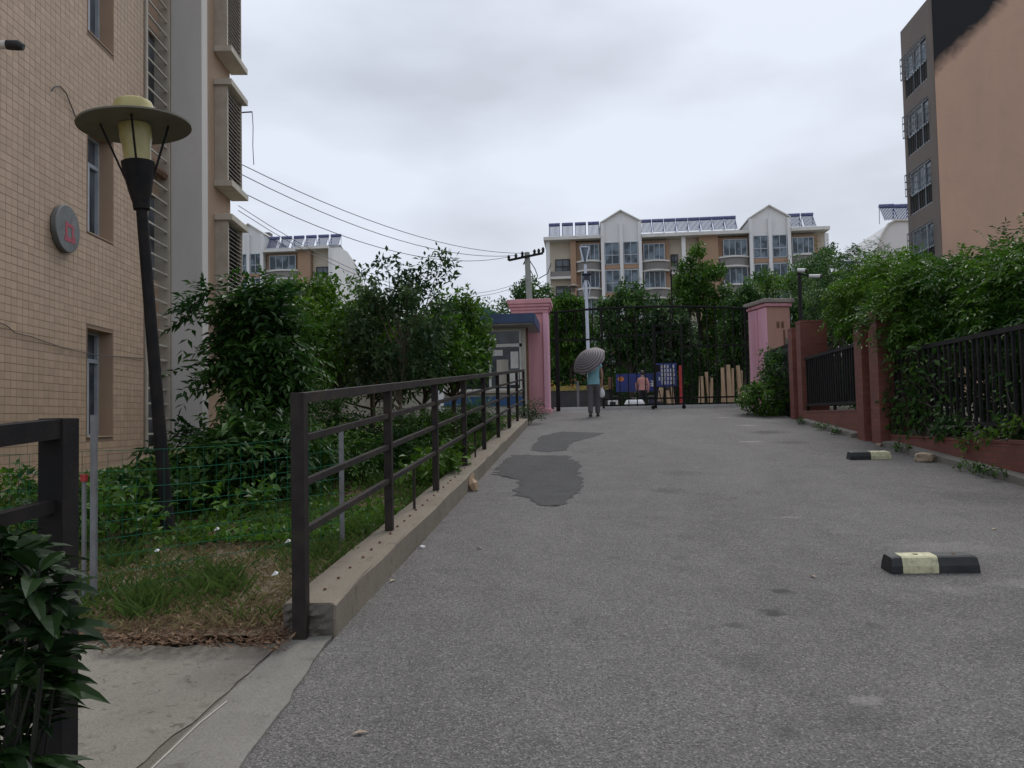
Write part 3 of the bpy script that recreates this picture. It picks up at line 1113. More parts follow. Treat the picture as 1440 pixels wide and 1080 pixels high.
# grey fin
mb = MB()
mb.box(u_f0 + .01, u_f0 + 0.32, -0.56, -0.002, -0.3, ZT)
mb.build('fin', 'fin', bld, bevel=0.01)
# louvred enclosures
ul0 = wall_u(303)[0]
zl_t = wall_u(318, 141)[1]
for k in (-1, 0, 1, 2):
    zt_ = zl_t + (k - 0.0) * ST
    zb_ = zt_ - 2.05
    if zb_ < 0.6:
        continue
    fr = MB()
    ue = u_end - 0.02
    fr.box(ul0, ul0 + .07, -0.27, -0.002, zb_, zt_)
    fr.box(ue - .03, ue, -0.27, -0.002, zb_, zt_)
    lv = fr.build('louver_box', 'beige', bld)
    for (z0, z1) in ((zt_, zt_ + .13), (zb_ - .13, zb_)):
        m2 = MB()
        m2.box(ul0 - .06, u_end + .08, -0.38, -0.002, z0 + .001, z1 - .001)
        m2.build('ledge', 'ledge', lv, bevel=.006)
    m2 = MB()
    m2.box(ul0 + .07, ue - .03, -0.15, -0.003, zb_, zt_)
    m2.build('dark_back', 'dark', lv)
    m3 = MB()
    m3.add([(ul0 + .07, -0.26, -.012), (ue - .03, -0.26, -.012), (ue - .03, -0.195, .032), (ul0 + .07, -0.195, .032), (ul0 + .07, -0.26, -.004), (ue - .03, -0.26, -.004), (ue - .03, -0.195, .04), (ul0 + .07, -0.195, .04)],
           [(0, 3, 2, 1), (4, 5, 6, 7), (0, 1, 5, 4), (1, 2, 6, 5), (2, 3, 7, 6), (3, 0, 4, 7)])
    s0 = m3.build('slat', 'louver', lv)
    nsl = 22
    for j in range(nsl):
        o = s0 if j == 0 else s0.copy()
        if j:
            COL.objects.link(o)
        o.location = (0, 0, zb_ + .05 + j * (zt_ - zb_ - .1) / nsl)
# cables on the wall and an arc of bent wire
mb = MB()
cab = [wall_u(px, py)[0:2] for px, py in [(-20, 448), (5, 457), (18, 468), (40, 473), (85, 489), (130, 499), (200, 504)]]
mb.tube([(u, -0.025, z) for u, z in cab], 0.006, 5)
mb.build('wall_cable', 'wire', bld)
mb = MB()
cab = [wall_u(px, py)[0:2] for px, py in [(70, 128), (74, 122), (82, 121), (90, 130), (96, 145), (104, 165)]]
mb.tube([(u, -0.025, z) for u, z in cab], 0.008, 5)
mb.build('wall_cable', 'wire', bld)
# drain pipe stub
ud, zd = wall_u(-40, 62)
pp = thing('drain_pipe', tuple(W0 + WT * ud + np.array([0, 0, zd])), 'white pipe stub with a dark open end sticking out of the tiled wall', 'pipe', rotz=wall_rot)
mb = MB()
mb.tube([(0, 0.0, 0), (0.0, -0.42, -0.01)], 0.045, 12)
mb.build('pipe', 'white', pp, smooth=True)
mb = MB()
mb.tube([(0, -0.38, -0.008), (0.0, -0.50, -0.014), (0.01, -0.55, -.03)], [0.052, 0.055, 0.035], 12)
mb.build('pipe_end', 'rubber', pp, smooth=True)
# round plate with red mark
uc, zc = wall_u(87, 322)
pl = thing('wall_plate', tuple(W0 + WT * uc + WN * 0.01 + np.array([0, 0, zc])), 'round grey metal plate with a faded red mark on the tiled wall', 'plate', rotz=wall_rot)
RP = 0.315
mb = MB()
mb.prism([(RP * math.cos(2 * math.pi * k / 40), RP * math.sin(2 * math.pi * k / 40)) for k in range(40)], 'y', -0.075, 0.0)
plate = mb.build('disc', 'plate', pl, bevel=0.012)
mb = MB()
for (x0, x1, z0, z1) in [(-.11, -.05, -.12, .09), (.06, .11, -.12, .07), (-.05, .06, .03, .075), (-.13, .15, -.17, -.11), (.11, .15, -.11, -.08)]:
    mb.box(x0 + 0.03, x1 + 0.03, -0.0785, -0.0745, z0, z1)
mb.build('red_mark', 'redmark', pl)
mb = MB()
mb.add([(.10, -.0775, .22), (.20, -.0775, .16), (.22, -.0775, .05), (.12, -.0775, .03), (.06, -.0775, .08)], [(0, 1, 2, 3, 4)])
mb.build('bare_patch', 'galv', pl)
# service bracket with hanging wire at the far corner
p_ = atY(343, 158, 17.6)
br = thing('wire_bracket', tuple(p_), 'thin wire bracket with a hanging wire at the end of the tan block', 'bracket')
mb = MB()
mb.beam((-0.5, 0, 0), (0.2, 0, 0.0), .025, .025)
mb.build('arm', 'wire', br)
mb = MB()
mb.tube([(0.2, 0, 0), (0.22, 0, -.35), (0.21, 0, -.8), (0.23, 0, -1.25)], .009, 5)
mb.build('wire', 'wire', br)

# ================================================================== RIGHT BUILDING
rb = thing('apartment_block', (15.9, 37.0, 1.5), 'tall orange rendered block with a black top corner behind the right hedge', 'building')
mb = MB()
mb.box(15.98, 45, 37.0, 40.2, 1.3, 20.0)
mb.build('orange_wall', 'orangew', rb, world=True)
mb = MB()
mb.box(15.82, 15.98, 37.02, 37.42, 1.3, 20.0)
mb.box(15.82, 15.98, 39.9, 40.2, 1.3, 20.0)
zw0 = 18.55
rows = []
for k in range(7):
    t_ = zw0 - 0.02 - k * 2.86
    rows.append((t_ - 2.05, t_))
zprev = 20.0
for (a, b) in rows:
    if a < 1.5:
        break
    mb.box(15.82, 15.98, 37.42, 39.9, b, zprev)
    zprev = a
mb.box(15.82, 15.98, 37.42, 39.9, 1.3, zprev)
mb.build('side_wall', 'brown', rb, world=True)
for (a, b) in rows:
    if a < 1.5:
        break
    g = MB()
    g.box(15.93, 15.99, 37.42, 39.9, a, b)
    wn = g.build('window', 'glassb', rb, world=True)
    fr = MB()
    mid = a + (b - a) * 0.45
    for (z0, z1) in ((a, a + .06), (mid - .04, mid + .04), (b - .06, b)):
        fr.box(15.86, 15.92, 37.45, 39.85, z0, z1)
    for y in (37.45, 38.2, 39.0, 39.79):
        fr.box(15.865, 15.925, y, y + .06, a, b)
    fr.build('frame', 'alu', wn, world=True)
    lo = MB()
    lo.box(15.895, 15.915, 37.5, 39.85, a + .05, mid - .03)
    lo.build('lower_panel', 'dark', wn, world=True)
    cg = MB()
    for j in range(14):
        y = 37.48 + j * 0.18
        cg.beam((15.6, y, mid), (15.6, y, b - .1), .02, .02)
    for z in (mid, mid + .35, mid + .7, b - .1):
        cg.beam((15.6, 37.48, z), (15.6, 39.85, z), .025, .025)
        cg.beam((15.6, 37.48, z), (15.82, 37.48, z), .025, .025)
        cg.beam((15.6, 39.85, z), (15.82, 39.85, z), .025, .025)
    cg.build('cage', 'galv', wn, world=True)
    for j in range(10):
        rl = MB()
        y = 37.5 + j * 0.25
        rl.beam((15.84, y, a + .04), (15.84, y, mid), .025, .025)
        rl.build('rail_bar', 'iron', wn, world=True)


# ================================================================== FAR BUILDINGS
def curved_slab(mb, x0, x1, yf, dep, z0, z1, n=10):
    pts = [(x0, yf)] + [(x0 + (x1 - x0) * k / n, yf - dep * math.sin(math.pi * k / n)) for k in range(n + 1)] + [(x1, yf)]
    pts = pts[1:-1]
    mb.prism(pts + [(x1, yf + .3), (x0, yf + .3)], 'z', z0, z1)


def far_window(parent, x0, x1, z0, z1, yf, mull=1, trans=True, glass='glassb'):
    fr = MB()
    f = 0.07
    fr.box(x0, x0 + f, yf - .05, yf + .08, z0, z1)
    fr.box(x1 - f, x1, yf - .05, yf + .08, z0, z1)
    fr.box(x0 + f, x1 - f, yf - .05, yf + .08, z0, z0 + f)
    fr.box(x0 + f, x1 - f, yf - .05, yf + .08, z1 - f, z1)
    for k in range(mull):
        xm = x0 + (x1 - x0) * (k + 1) / (mull + 1)
        fr.box(xm - .03, xm + .03, yf - .045, yf + .07, z0 + f, z1 - f)
    if trans:
        zm = z0 + (z1 - z0) * 0.42
        fr.box(x0 + f, x1 - f, yf - .04, yf + .06, zm - .04, zm + .04)
    wn = fr.build('window', 'alu' if glass == 'glassb' else 'dark', parent, world=True)
    g = MB()
    g.box(x0 + f, x1 - f, yf + .02, yf + .03, z0 + f, z1 - f)
    g.build('pane', glass, wn, world=True)
    return wn


def gable_tower(b, x0, x1, zeave, zpeak, yf, rows_, depth=9, windows=True):
    xm = (x0 + x1) / 2
    m = MB()
    m.prism([(x0, 1.3), (x1, 1.3), (x1, zeave), (xm, zpeak), (x0, zeave)], 'y', yf, yf + depth)
    tw = m.build('tower', 'wallw', b, world=True)
    rm = MB()
    for s_ in (-1, 1):
        xe = x0 - .12 if s_ < 0 else x1 + .12
        ze = zeave - .06
        dx = .0
        rm.add([(xe, yf - .3, ze), (xm, yf - .3, zpeak + .0), (xm, yf + depth, zpeak + .0), (xe, yf + depth, ze), (xe, yf - .3, ze + .13), (xm, yf - .3, zpeak + .13), (xm, yf + depth, zpeak + .13), (xe, yf + depth, ze + .13)],
               [(0, 3, 2, 1), (4, 5, 6, 7), (0, 1, 5, 4), (1, 2, 6, 5), (2, 3, 7, 6), (3, 0, 4, 7)])
    rm.build('gable_roof', 'slab', tw, world=True)
    cm = MB()
    for xx in (x0 + .12, xm, x1 - .12):
        cm.box(xx - .17, xx + .17, yf - .32, yf - .002, 1.3, zeave - .05)
    cm.box(xm - .04, xm + .04, yf - .04, yf - .002, zeave - .04, zpeak - .2)
    cm.build('pier', 'wallw', tw, world=True)
    for (a, z1) in rows_:
        for (xa, xb) in ((x0 + .35, xm - .22), (xm + .22, x1 - .35)):
            far_window(b, xa, xb, a, z1, yf - .12, 1)
        sp = MB()
        sp.box(x0 + .3, x1 - .3, yf - .14, yf - .003, a - .48, a - .05)
        sp.build('spandrel', 'wallo', tw, world=True)
    return tw


def bay(b, x0, x1, yf, zts, ST_=2.9, ow='left', owid=0.8):
    """curved balcony bay: stacked window bands between slabs"""
    m = MB()
    m.box(x0, x1, yf + .5, yf + 4, 1.3, zts[0] + .3)
    m.build('bay_wall', 'wallo', b, world=True)
    for zt_ in zts:
        zb_ = zt_ - 1.75
        far_window(b, x0 + .5 if ow == 'left' else x0 + .2, x1 - .2 if ow == 'left' else x1 - .5, zb_, zt_, yf + .12, 3, False)
        s = MB()
        curved_slab(s, x0, x1, yf + .25, .75, zb_ - .2, zb_ - .02)
        s.build('balcony_slab', 'slab', b, world=True)
        p = MB()
        curved_slab(p, x0 + .08, x1 - .08, yf + .3, .62, zb_ - 1.02, zb_ - .21)
        p.build('balcony_panel', 'para', b, world=True)
        s = MB()
        curved_slab(s, x0, x1, yf + .25, .75, zb_ - 1.2, zb_ - 1.03)
        s.build('balcony_slab', 'slab', b, world=True)


def recess(b, x0, x1, yf, ztop, zwin, n, wx0, wx1, piers=()):
    m = MB()
    m.box(x0, x1, yf + 1.1, yf + 4, 1.3, ztop)
    m.build('recess_wall', 'wallc', b, world=True)
    for k in range(n):
        zt_ = zwin - k * 2.9
        far_window(b, wx0, wx1, zt_ - 1.4, zt_, yf + 1.0, 1, True, 'glass')
        s = MB()
        s.box(x0, x1, yf + .1, yf + 1.09, zt_ - 2.25, zt_ - 2.0)
        s.build('balcony_slab', 'slab', b, world=True)
        s = MB()
        s.box(x0 + .02, x1 - .02, yf + .15, yf + .27, zt_ - 1.99, zt_ - 1.45)
        s.build('balcony_panel', 'para', b, world=True)
    for xx in piers:
        s = MB()
        s.box(xx - .2, xx + .2, yf, yf + .4, 1.3, ztop)
        s.build('pier', 'wallw', b, world=True)


def eave(b, x0, x1, yf, z, mat='slab', over=.55):
    s = MB()
    s.box(x0, x1, yf - over, yf + 4, z, z + .34)
    s.build('eave', mat, b, world=True)
    s = MB()
    s.add([(x0, yf - over + .1, z + .341), (x1, yf - over + .1, z + .341), (x1, yf + 4.5, z + 1.5), (x0, yf + 4.5, z + 1.5), (x0, yf + 9, z + .341), (x1, yf + 9, z + .341)], [(0, 1, 2, 3), (3, 2, 5, 4), (0, 3, 4), (1, 5, 2)])
    s.build('roof', 'roof', b, world=True)


def heater_proto():
    o = thing('solar_heater', (0, 0, -200), '', 'solar heater')
    m = MB()
    wd, ht = 1.22, 1.35
    for k in range(9):
        x = -wd / 2 + .1 + k * (wd - .2) / 8
        m.tube([(x, -.75, .12), (x, .15, ht - .15)], .04, 5, False)
    m.build('tubes', 'tube', o)
    m = MB()
    m.tube([(-wd / 2, .2, ht), (wd / 2, .2, ht)], .17, 9)
    m.build('tank', 'tank', o, smooth=True)
    m = MB()
    for x in (-wd / 2 + .03, wd / 2 - .03):
        m.beam((x, -.8, .02), (x, .2, ht - .1), .05, .06)
        m.beam((x, .35, .0), (x, .25, ht - .1), .05, .06)
    m.beam((-wd / 2, -.8, .06), (wd / 2, -.8, .06), .06, .06)
    m.build('frame', 'lampw', o)
    return o


H0 = heater_proto()
h_used = [False]


def heater(x, y, z, label, group, sc=1.0, blue=False):
    if not h_used[0]:
        o = H0
        ch = list(H0.children)
        h_used[0] = True
    else:
        o = H0.copy()
        COL.objects.link(o)
        for c in H0.children:
            d = c.copy()
            COL.objects.link(d)
            d.parent = o
    if blue:
        for c in o.children:
            pass
    o.location = (x, y, z)
    o.scale = (sc * .98, sc * 1.1, sc * 1.12)
    tag(o, label, 'solar heater', group)


# ---- central block, facing the gate
YB = 84.0


def bx(px, yb=YB):
    return float(atY(px, 400, yb)[0])


def bz(px, py, yb=YB):
    return float(atY(px, py, yb)[2])


cb = thing('apartment_block', (10.5, YB, 1.5), 'wide cream and orange block with two white gables beyond the gate', 'building')
m = MB()
m.box(bx(768), bx(1166), YB + 1.2, YB + 12, 1.3, bz(900, 334))
m.build('body', 'wallc', cb, world=True)
zwt = bz(865, 341)
rows3 = [(zwt - 2.35 - k * 2.95, zwt - k * 2.95) for k in range(5)]
gable_tower(cb, bx(847), bx(903), bz(875, 313), bz(875, 297), YB, rows3)
zwt2 = bz(1085, 331)
rows3b = [(zwt2 - 2.35 - k * 2.95, zwt2 - k * 2.95) for k in range(5)]
gable_tower(cb, bx(1056), bx(1113), bz(1085, 307), bz(1085, 290), YB, rows3b)
zb1 = bz(825, 343)
bay(cb, bx(811), bx(846.5), YB, [zb1 - k * 2.93 for k in range(5)])
zb2 = bz(925, 342)
bay(cb, bx(903.5), bx(943), YB, [zb2 - k * 2.93 for k in range(5)], ow='right')
zb3 = bz(1035, 336)
bay(cb, bx(1012), bx(1055.5), YB, [zb3 - k * 2.93 for k in range(5)])
zb4 = bz(1130, 333)
bay(cb, bx(1113.5), bx(1154), YB, [zb4 - k * 2.93 for k in range(5)], ow='right')
m = MB()
m.box(bx(803), bx(810.8), YB + .1, YB + 4, 1.3, bz(806, 338))
m.build('orange_wall', 'wallo', cb, world=True)
m = MB()
m.box(bx(985), bx(1011.8), YB + .1, YB + 4, 1.3, bz(995, 330))
m.build('orange_wall', 'wallo', cb, world=True)
recess(cb, bx(774), bx(802.8), YB, bz(790, 338), bz(790, 362), 5, bx(781), bx(802), (bx(771.5),))
recess(cb, bx(944), bx(984.8), YB, bz(960, 331), bz(950, 355), 5, bx(946), bx(956), (bx(963),))
recess(cb, bx(1154.5), bx(1163), YB, bz(1160, 328), bz(1160, 350), 5, bx(1156), bx(1161), (bx(1165),))
eave(cb, bx(766), bx(846), YB, bz(800, 338))
eave(cb, bx(904), bx(1055), YB, bz(980, 332))
eave(cb, bx(1114), bx(1168), YB, bz(1140, 325))
HG = 'solar heaters in a row on the far roofs'
HL = 'rooftop solar heater in the row on the cream block'
for k in range(4):
    heater(bx(781 + 18.6 * k), YB + .7, .05 + bz(800, 333), HL + ' beside its western roof end', 'solar heaters at the roof end of the cream block')
for k in range(8):
    heater(bx(911 + 17.2 * k), YB + .7, .05 + bz(960, 326.5), HL + ' between its two gables', 'solar heaters between the gables')
for k in range(2):
    heater(bx(1123 + 19 * k), YB + .7, .05 + bz(1130, 320), HL + ' past its second gable', 'pair of solar heaters')
m = MB()
m.box(bx(1072), bx(1079), YB + 3, YB + 3.6, bz(1075, 303), bz(1075, 291.5))
m.build('chimney', 'roof', cb, world=True)

# ---- left block beyond the tan building
YL = 92.0
lb = thing('apartment_block', (-32, YL, 1.5), 'white and orange block with a curved white end wall behind the left trees', 'building')


def lx(px):
    return bx(px, YL)


def lz(px, py):
    return bz(px, py, YL)


m = MB()
m.box(lx(300), lx(464), YL + 1.2, YL + 11, 1.3, lz(430, 352))
m.build('body', 'wallc', lb, world=True)
zw = lz(358, 357)
gable_tower(lb, lx(330), lx(371), lz(350, 330), lz(346, 316), YL, [(zw - 2.4 - k * 2.95, zw - k * 2.95) for k in range(4)])
m = MB()
m.box(lx(418), lx(436), YL + .2, YL + 4, 1.3, lz(425, 349))
m.build('orange_wall', 'wallo', lb, world=True)
zb = lz(395, 359)
bay(lb, lx(373), lx(417.8), YL, [zb - k * 2.9 for k in range(4)])
recess(lb, lx(436.2), lx(463), YL, lz(450, 349), lz(450, 373), 4, lx(441), lx(460))
eave(lb, lx(371.5), lx(418), YL, lz(395, 355))
eave(lb, lx(418.2), lx(463), YL, lz(440, 351))
# end wall with the mansard curve
m = MB()
prof = [(YL - .3, 1.3), (YL - .3, lz(470, 349)), (YL + 3, lz(472, 340)), (YL + 6, lz(480, 339)), (YL + 9, lz(487, 347)), (YL + 12, lz(492, 358)), (YL + 14, lz(499, 383)), (YL + 14, 1.3)]
m.prism(prof, 'x', lx(463.2), lx(468))
m.build('end_wall', 'wallw', lb, world=True)
LHL = 'small rooftop solar water heater with slanted tubes on the block behind the left trees'
for k in range(6):
    heater(lx(380 + 17.6 * k), YL + 1.2, lz(420, 348), LHL, 'solar heaters on the left block', 1.05)
m = MB()
m.box(lx(352), lx(361), YL + 4, YL + 5, lz(356, 326), lz(356, 316))
m.build('roof_vent', 'roof', lb, world=True)

# ---- white gable end to the right, half behind the orange block
YR = 66.0
wb = thing('white_house', (29, YR, 1.5), 'white block with a curved gable end beside the orange block', 'building')


def wx(px):
    return bx(px, YR)


def wz(px, py):
    return bz(px, py, YR)


m = MB()
prof = [(wx(1228), 1.3), (wx(1228), wz(1230, 372)), (wx(1233), wz(1233, 358)), (wx(1243), wz(1243, 330)), (wx(1252), wz(1252, 316)), (wx(1262), wz(1262, 311)), (wx(1300), wz(1300, 311)), (wx(1340), wz(1330, 330)), (wx(1340), 1.3)]
m.prism(prof, 'y', YR, YR + 12)
m.build('end_wall', 'wallw', wb, world=True)
m = MB()
for a, b in zip(prof[1:6], prof[2:7]):
    m.beam((a[0], YR - .05, a[1] + .06), (b[0], YR - .05, b[1] + .06), .3, .12)
m.build('verge', 'slab', wb, world=True)
m = MB()
m.box(wx(1204), wx(1227.8), YR + 2, YR + 9, 1.3, wz(1215, 377))
m.build('side_wing', 'wallw', wb, world=True)
m = MB()
m.box(wx(1203), wx(1227.7), YR + 1, YR + 10, wz(1215, 376.8), wz(1215, 371))
m.build('wing_roof', 'slab', wb, world=True)
far_window(wb, wx(1212), wx(1224), wz(1218, 397), wz(1218, 382), YR + 1.9, 1, True)
RHL = 'dark blue solar heater on the white gabled block'
for px, py in ((1259, 309), (1279, 309)):
    heater(wx(px), YR + 1.0, wz(px, py), RHL + ' along its ridge', 'heaters on the white block ridge', 0.95)
for px, py in ((1208, 371), (1221, 371)):
    heater(wx(px), YR + 4, wz(px, py), RHL + ' on its low wing', 'heaters on the white block wing', 0.62)

# ================================================================== GATE PILLARS, GATE, BOOTH
zg = gz(21.7)
lp = thing('gate_pillar', (-1.52, 22.2, zg), 'pink plastered gate pillar with a thick moulded cap beside the guard booth', 'pillar')
m = MB()
m.box(-.44, .36, -.44, .44, -.15, 2.75)
m.build('shaft', 'pink', lp, bevel=.02)
m = MB()
m.box(.362, .5, -.5, .44, -.15, 2.75)
m.box(-.5, -.442, -.5, .44, -.15, 2.75)
m.build('corner_strip', 'pinkb', lp, bevel=.015)
m = MB()
for (e, z0, z1) in ((.505, 2.752, 2.83), (.53, 2.83, 2.92), (.57, 2.92, 3.0), (.60, 3.0, 3.13)):
    m.box(-e, e, -e, e, z0, z1 - .001)
m.build('cap', 'pink', lp, bevel=.02)
m = MB()
m.box(-.56, .56, -.58, .5, -.2, .12)
m.build('base', 'pink', lp, bevel=.03)
rp_ = thing('gate_pillar', (4.83, 21.7, gz(21.7)), 'pink and salmon gate pillar with a grey weathered cap beside the brick piers', 'pillar', rotz=rad(15.0))
m = MB()
m.box(0, .66, 0, 1.0, -.15, 2.72)
m.build('shaft', 'salmon', rp_, bevel=.012)
m = MB()
m.box(-.04, -.001, 0.0, .42, -.15, 2.70)
m.box(-.04, -.001, .5, 1.0, -.15, 2.70)
m.box(-.02, -.002, .42, .5, -.15, 2.70)
m.build('side_face', 'pinkb', rp_)
m = MB()
m.box(-.07, .70, -.06, 1.06, 2.722, 2.82)
m.build('moulding', 'pink', rp_, bevel=.02)
m = MB()
m.box(-.13, .76, -.11, 1.11, 2.821, 2.93)
m.build('cap', 'capgrey', rp_, bevel=.02)
for xx in (.27, .40):
    m = MB()
    m.box(xx, xx + .075, -.012, .0, 2.15, 2.32)
    m.build('switch_box', 'rust', rp_)
m = MB()
m.tube([(.47, -.02, 2.1), (.48, -.02, 1.7), (.47, -.02, 1.1)], .02, 6)
m.build('conduit', 'rust', rp_)
m = MB()
m.add([(.50, -.003, 1.9), (.58, -.003, 1.85), (.60, -.003, 1.4), (.49, -.003, 1.3), (.47, -.003, 1.6)], [(0, 1, 2, 3, 4)])
m.build('bare_plaster', 'kerb2', rp_)

gt = thing('gate', (1.7, 22.5, gz(22.5)), 'tall black iron gate with an arched top rail between the pink pillars', 'gate')
GB = gz(22.5)


def arch(x):
    return 4.16 + 0.24 * math.cos((x - 1.4) / 3.0 * 1.1)


m = MB()
xs_ = np.linspace(-1.02, 4.50, 24)
m.tube([(x, 22.5, arch(x)) for x in xs_], .032, 6)
m.build('top_rail', 'black', gt, world=True)
for (a, b, z) in ((-1.0, .42, 3.52), (.5, 1.86, 3.6), (1.95, 2.62, 3.86), (2.72, 4.45, 3.25), (1.95, 2.62, 3.66), (.5, 1.86, GB + .13), (.5, 1.86, GB + .30), (1.95, 4.40, GB + .13), (1.95, 4.40, GB + .30)):
    m = MB()
    m.beam((a, 22.5, z), (b, 22.5, z), .035, .045)
    m.build('rail', 'black', gt, world=True)
for (x, w_, z0, z1) in ((-.81, .11, GB, arch(-.8)), (.46, .06, GB + .05, arch(.46)), (1.90, .075, GB + .02, 3.9), (2.67, .05, GB + .05, 3.9), (4.42, .06, GB + .05, arch(4.4)), (2.43, .035, 3.9, 5.42)):
    m = MB()
    m.box(x - w_ / 2, x + w_ / 2, 22.5 - w_ / 2, 22.5 + w_ / 2, z0, z1)
    m.build('post', 'black', gt, world=True)
xb = [.46 + .235 * k for k in range(1, 6)] + [2.14, 2.38] + [2.67 + .235 * k for k in range(1, 8)]
for x in xb:
    m = MB()
    m.beam((x, 22.5, GB + .1), (x, 22.5, arch(x)), .028, .028)
    m.build('bar', 'black', gt, world=True)
for x in (-.55, -.3, -.05, .2):
    m = MB()
    m.beam((x, 22.5, 3.52), (x, 22.5, arch(x)), .028, .028)
    m.build('bar', 'black', gt, world=True)
for x in (1.83, 2.67):
    m = MB()
    m.tube([(x, 22.42, GB + .05), (x, 22.48, GB + .05)], .055, 10)
    m.build('castor', 'black', gt, world=True)
m = MB()
m.box(1.9, 2.05, 22.44, 22.47, 2.55, 2.75)
m.build('lock_box', 'black', gt, world=True)
mb = MB()
mb.beam((-.26, 23.4, gz(23) + .0), (-.26, 23.4, gz(23) + .85), .07, .07)
tag(mb.build('bollard', 'galv'), 'slim grey steel post standing in the gate opening beside the walking person', 'bollard')

bo = thing('guard_booth', (-2.8, 20.2, gz(20)), 'white framed guard booth with a blue edged flat roof beside the pink pillar', 'booth')
m = MB()
m.box(-3.75, -1.27, 19.55, 21.62, 3.66, 3.90)
m.build('roof', 'soffit', bo, world=True)
m = MB()
m.box(-3.78, -1.275, 19.50, 19.55, 3.70, 3.93)
m.box(-1.27, -1.235, 19.50, 21.62, 3.66, 3.93)
m.build('fascia', 'bluedk', bo, world=True)
Zb = gz(20)
m = MB()
m.box(-3.65, -1.62, 20.2, 21.6, Zb - .2, 2.05)
m.box(-3.65, -1.62, 20.2, 21.6, 3.61, 3.655)
m.box(-3.65, -3.5, 20.2, 21.6, 2.05, 3.61)
m.build('wall', 'cream', bo, world=True)
m = MB()
m.box(-3.66, -1.63, 20.17, 20.198, Zb + .32, Zb + .56)
m.build('blue_band', 'blue', bo, world=True)
m = MB()
m.box(-3.66, -1.61, 20.10, 20.199, 2.0, 2.06)
m.build('counter', 'ledge', bo, world=True)
m = MB()
m.box(-1.62, -1.52, 20.16, 20.26, Zb - .1, 3.65)
m.build('corner_post', 'cream', bo, world=True)
m = MB()
m.box(-1.515, -1.46, 20.2, 20.3, Zb - .1, 3.64)
m.build('rusty_trim', 'rust', bo, world=True)
m = MB()
for (x0, x1, z0, z1) in [(-3.5, -1.625, 3.17, 3.25), (-3.5, -1.625, 3.57, 3.61), (-3.5, -1.625, 2.06, 2.11), (-2.48, -2.42, 2.11, 3.17), (-1.69, -1.625, 2.11, 3.57), (-3.36, -3.30, 2.11, 3.57)]:
    m.box(x0, x1, 20.19, 20.25, z0, z1)
m.build('window_frame', 'white', bo, world=True)
for (x0, x1, z0, z1) in [(-3.5, -3.36, 2.11, 3.17), (-3.30, -2.48, 2.11, 3.17), (-2.42, -1.69, 2.11, 3.17), (-3.3, -1.69, 3.25, 3.57), (-3.5, -3.36, 3.25, 3.57)]:
    m = MB()
    m.box(x0, x1, 20.22, 20.228, z0, z1)
    m.build('pane', 'glass', bo, world=True)
for (x0, x1, z0, z1, mt) in [(-2.38, -2.12, 2.95, 3.1, 'white'), (-1.92, -1.72, 2.62, 3.05, 'white'), (-2.28, -1.98, 2.15, 2.85, 'cream'), (-1.95, -1.72, 2.2, 2.55, 'white')]:
    m = MB()
    m.box(x0, x1, 20.212, 20.218, z0, z1)
    m.build('notice', mt, bo, world=True)
m = MB()
m.box(-4.0, -1.0, 19.5, 19.7, gz(19.5) - .25, gz(19.5) + .02)
tag(m.build('booth_step', 'kerb'), kind='structure')


# ================================================================== RAILINGS
def railing(name, y_posts, label, x=-1.45, ztop=1.15, ext0=None, post_w=.068, foot=None, first_ground=False, mat='brownblack'):
    o = thing(name, (x, y_posts[0], gz(y_posts[0])), label, 'railing')
    ya = y_posts[0] if ext0 is None else ext0
    yb = y_posts[-1]

    def zl(y, h):
        return SLOPE * y + h
    for (h, w_, t_) in ((1.235 - .027, .062, .052), (1.0, .034, .034), (.775, .034, .034), (.53, .034, .034)):
        m_ = MB()
        m_.beam((x, ya, zl(ya, h)), (x, yb, zl(yb, h)), w_, t_)
        m_.build('top_rail' if t_ > .05 else 'rail', mat, o, world=True)
    for i, y in enumerate(y_posts):
        m_ = MB()
        zf = zl(y, 0) + (KH - .02 if foot and not (first_ground and i == 0) else -.03)
        big = i == 0 or (ext0 is not None and i == len(y_posts) - 1)
        w_ = post_w if big else .056
        m_.box(x - w_ / 2, x + w_ / 2, y - w_ / 2, y + w_ / 2, zf, zl(y, 1.235 if big else 1.18))
        m_.build('post', mat, o, world=True, bevel=.003)
    return o


yp = [3.91] + [3.91 + 1.8 * k for k in range(1, 9)]
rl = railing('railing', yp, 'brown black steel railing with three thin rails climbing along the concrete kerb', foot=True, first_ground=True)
for y in (6.55, 10.2, 15.05):
    m = MB()
    m.beam((-1.45, y, gz(y) + KH - .01), (-1.45, y, gz(y) + .53), .02, .02)
    m.build('short_rod', 'brownblack', rl, world=True)
rn = railing('railing', [-1.6, .35, 2.07], 'near black end of the steel railing with leaves of a shrub in front of it', ext0=-1.6, post_w=.072, mat='black')  # blacker paint on the near end stands in for shade from above
m = MB()
m.tube([(-1.45, 2.10, SLOPE * 2.07 + .96), (-1.45, 2.135, SLOPE * 2.07 + .96)], .011, 8)
m.build('bolt', 'rust', rn, world=True)


# right fence: brick piers, low walls, iron panels
def pier(y0, y1, x0, x1, ztop, label):
    o = thing('brick_pier', ((x0 + x1) / 2, (y0 + y1) / 2, gz(y0)), label, 'pier', 'brick piers of the fence')
    m_ = MB()
    m_.box(x0, x1, y0, y1, gz(y0) - .15, ztop)
    m_.build('shaft', 'brick', o, world=True, bevel=.004)
    m_ = MB()
    m_.box(x0 - .006, x1 + .006, y0 - .006, y1 + .006, ztop + .001, ztop + .05)
    m_.build('coping', 'brick', o, world=True)
    return o


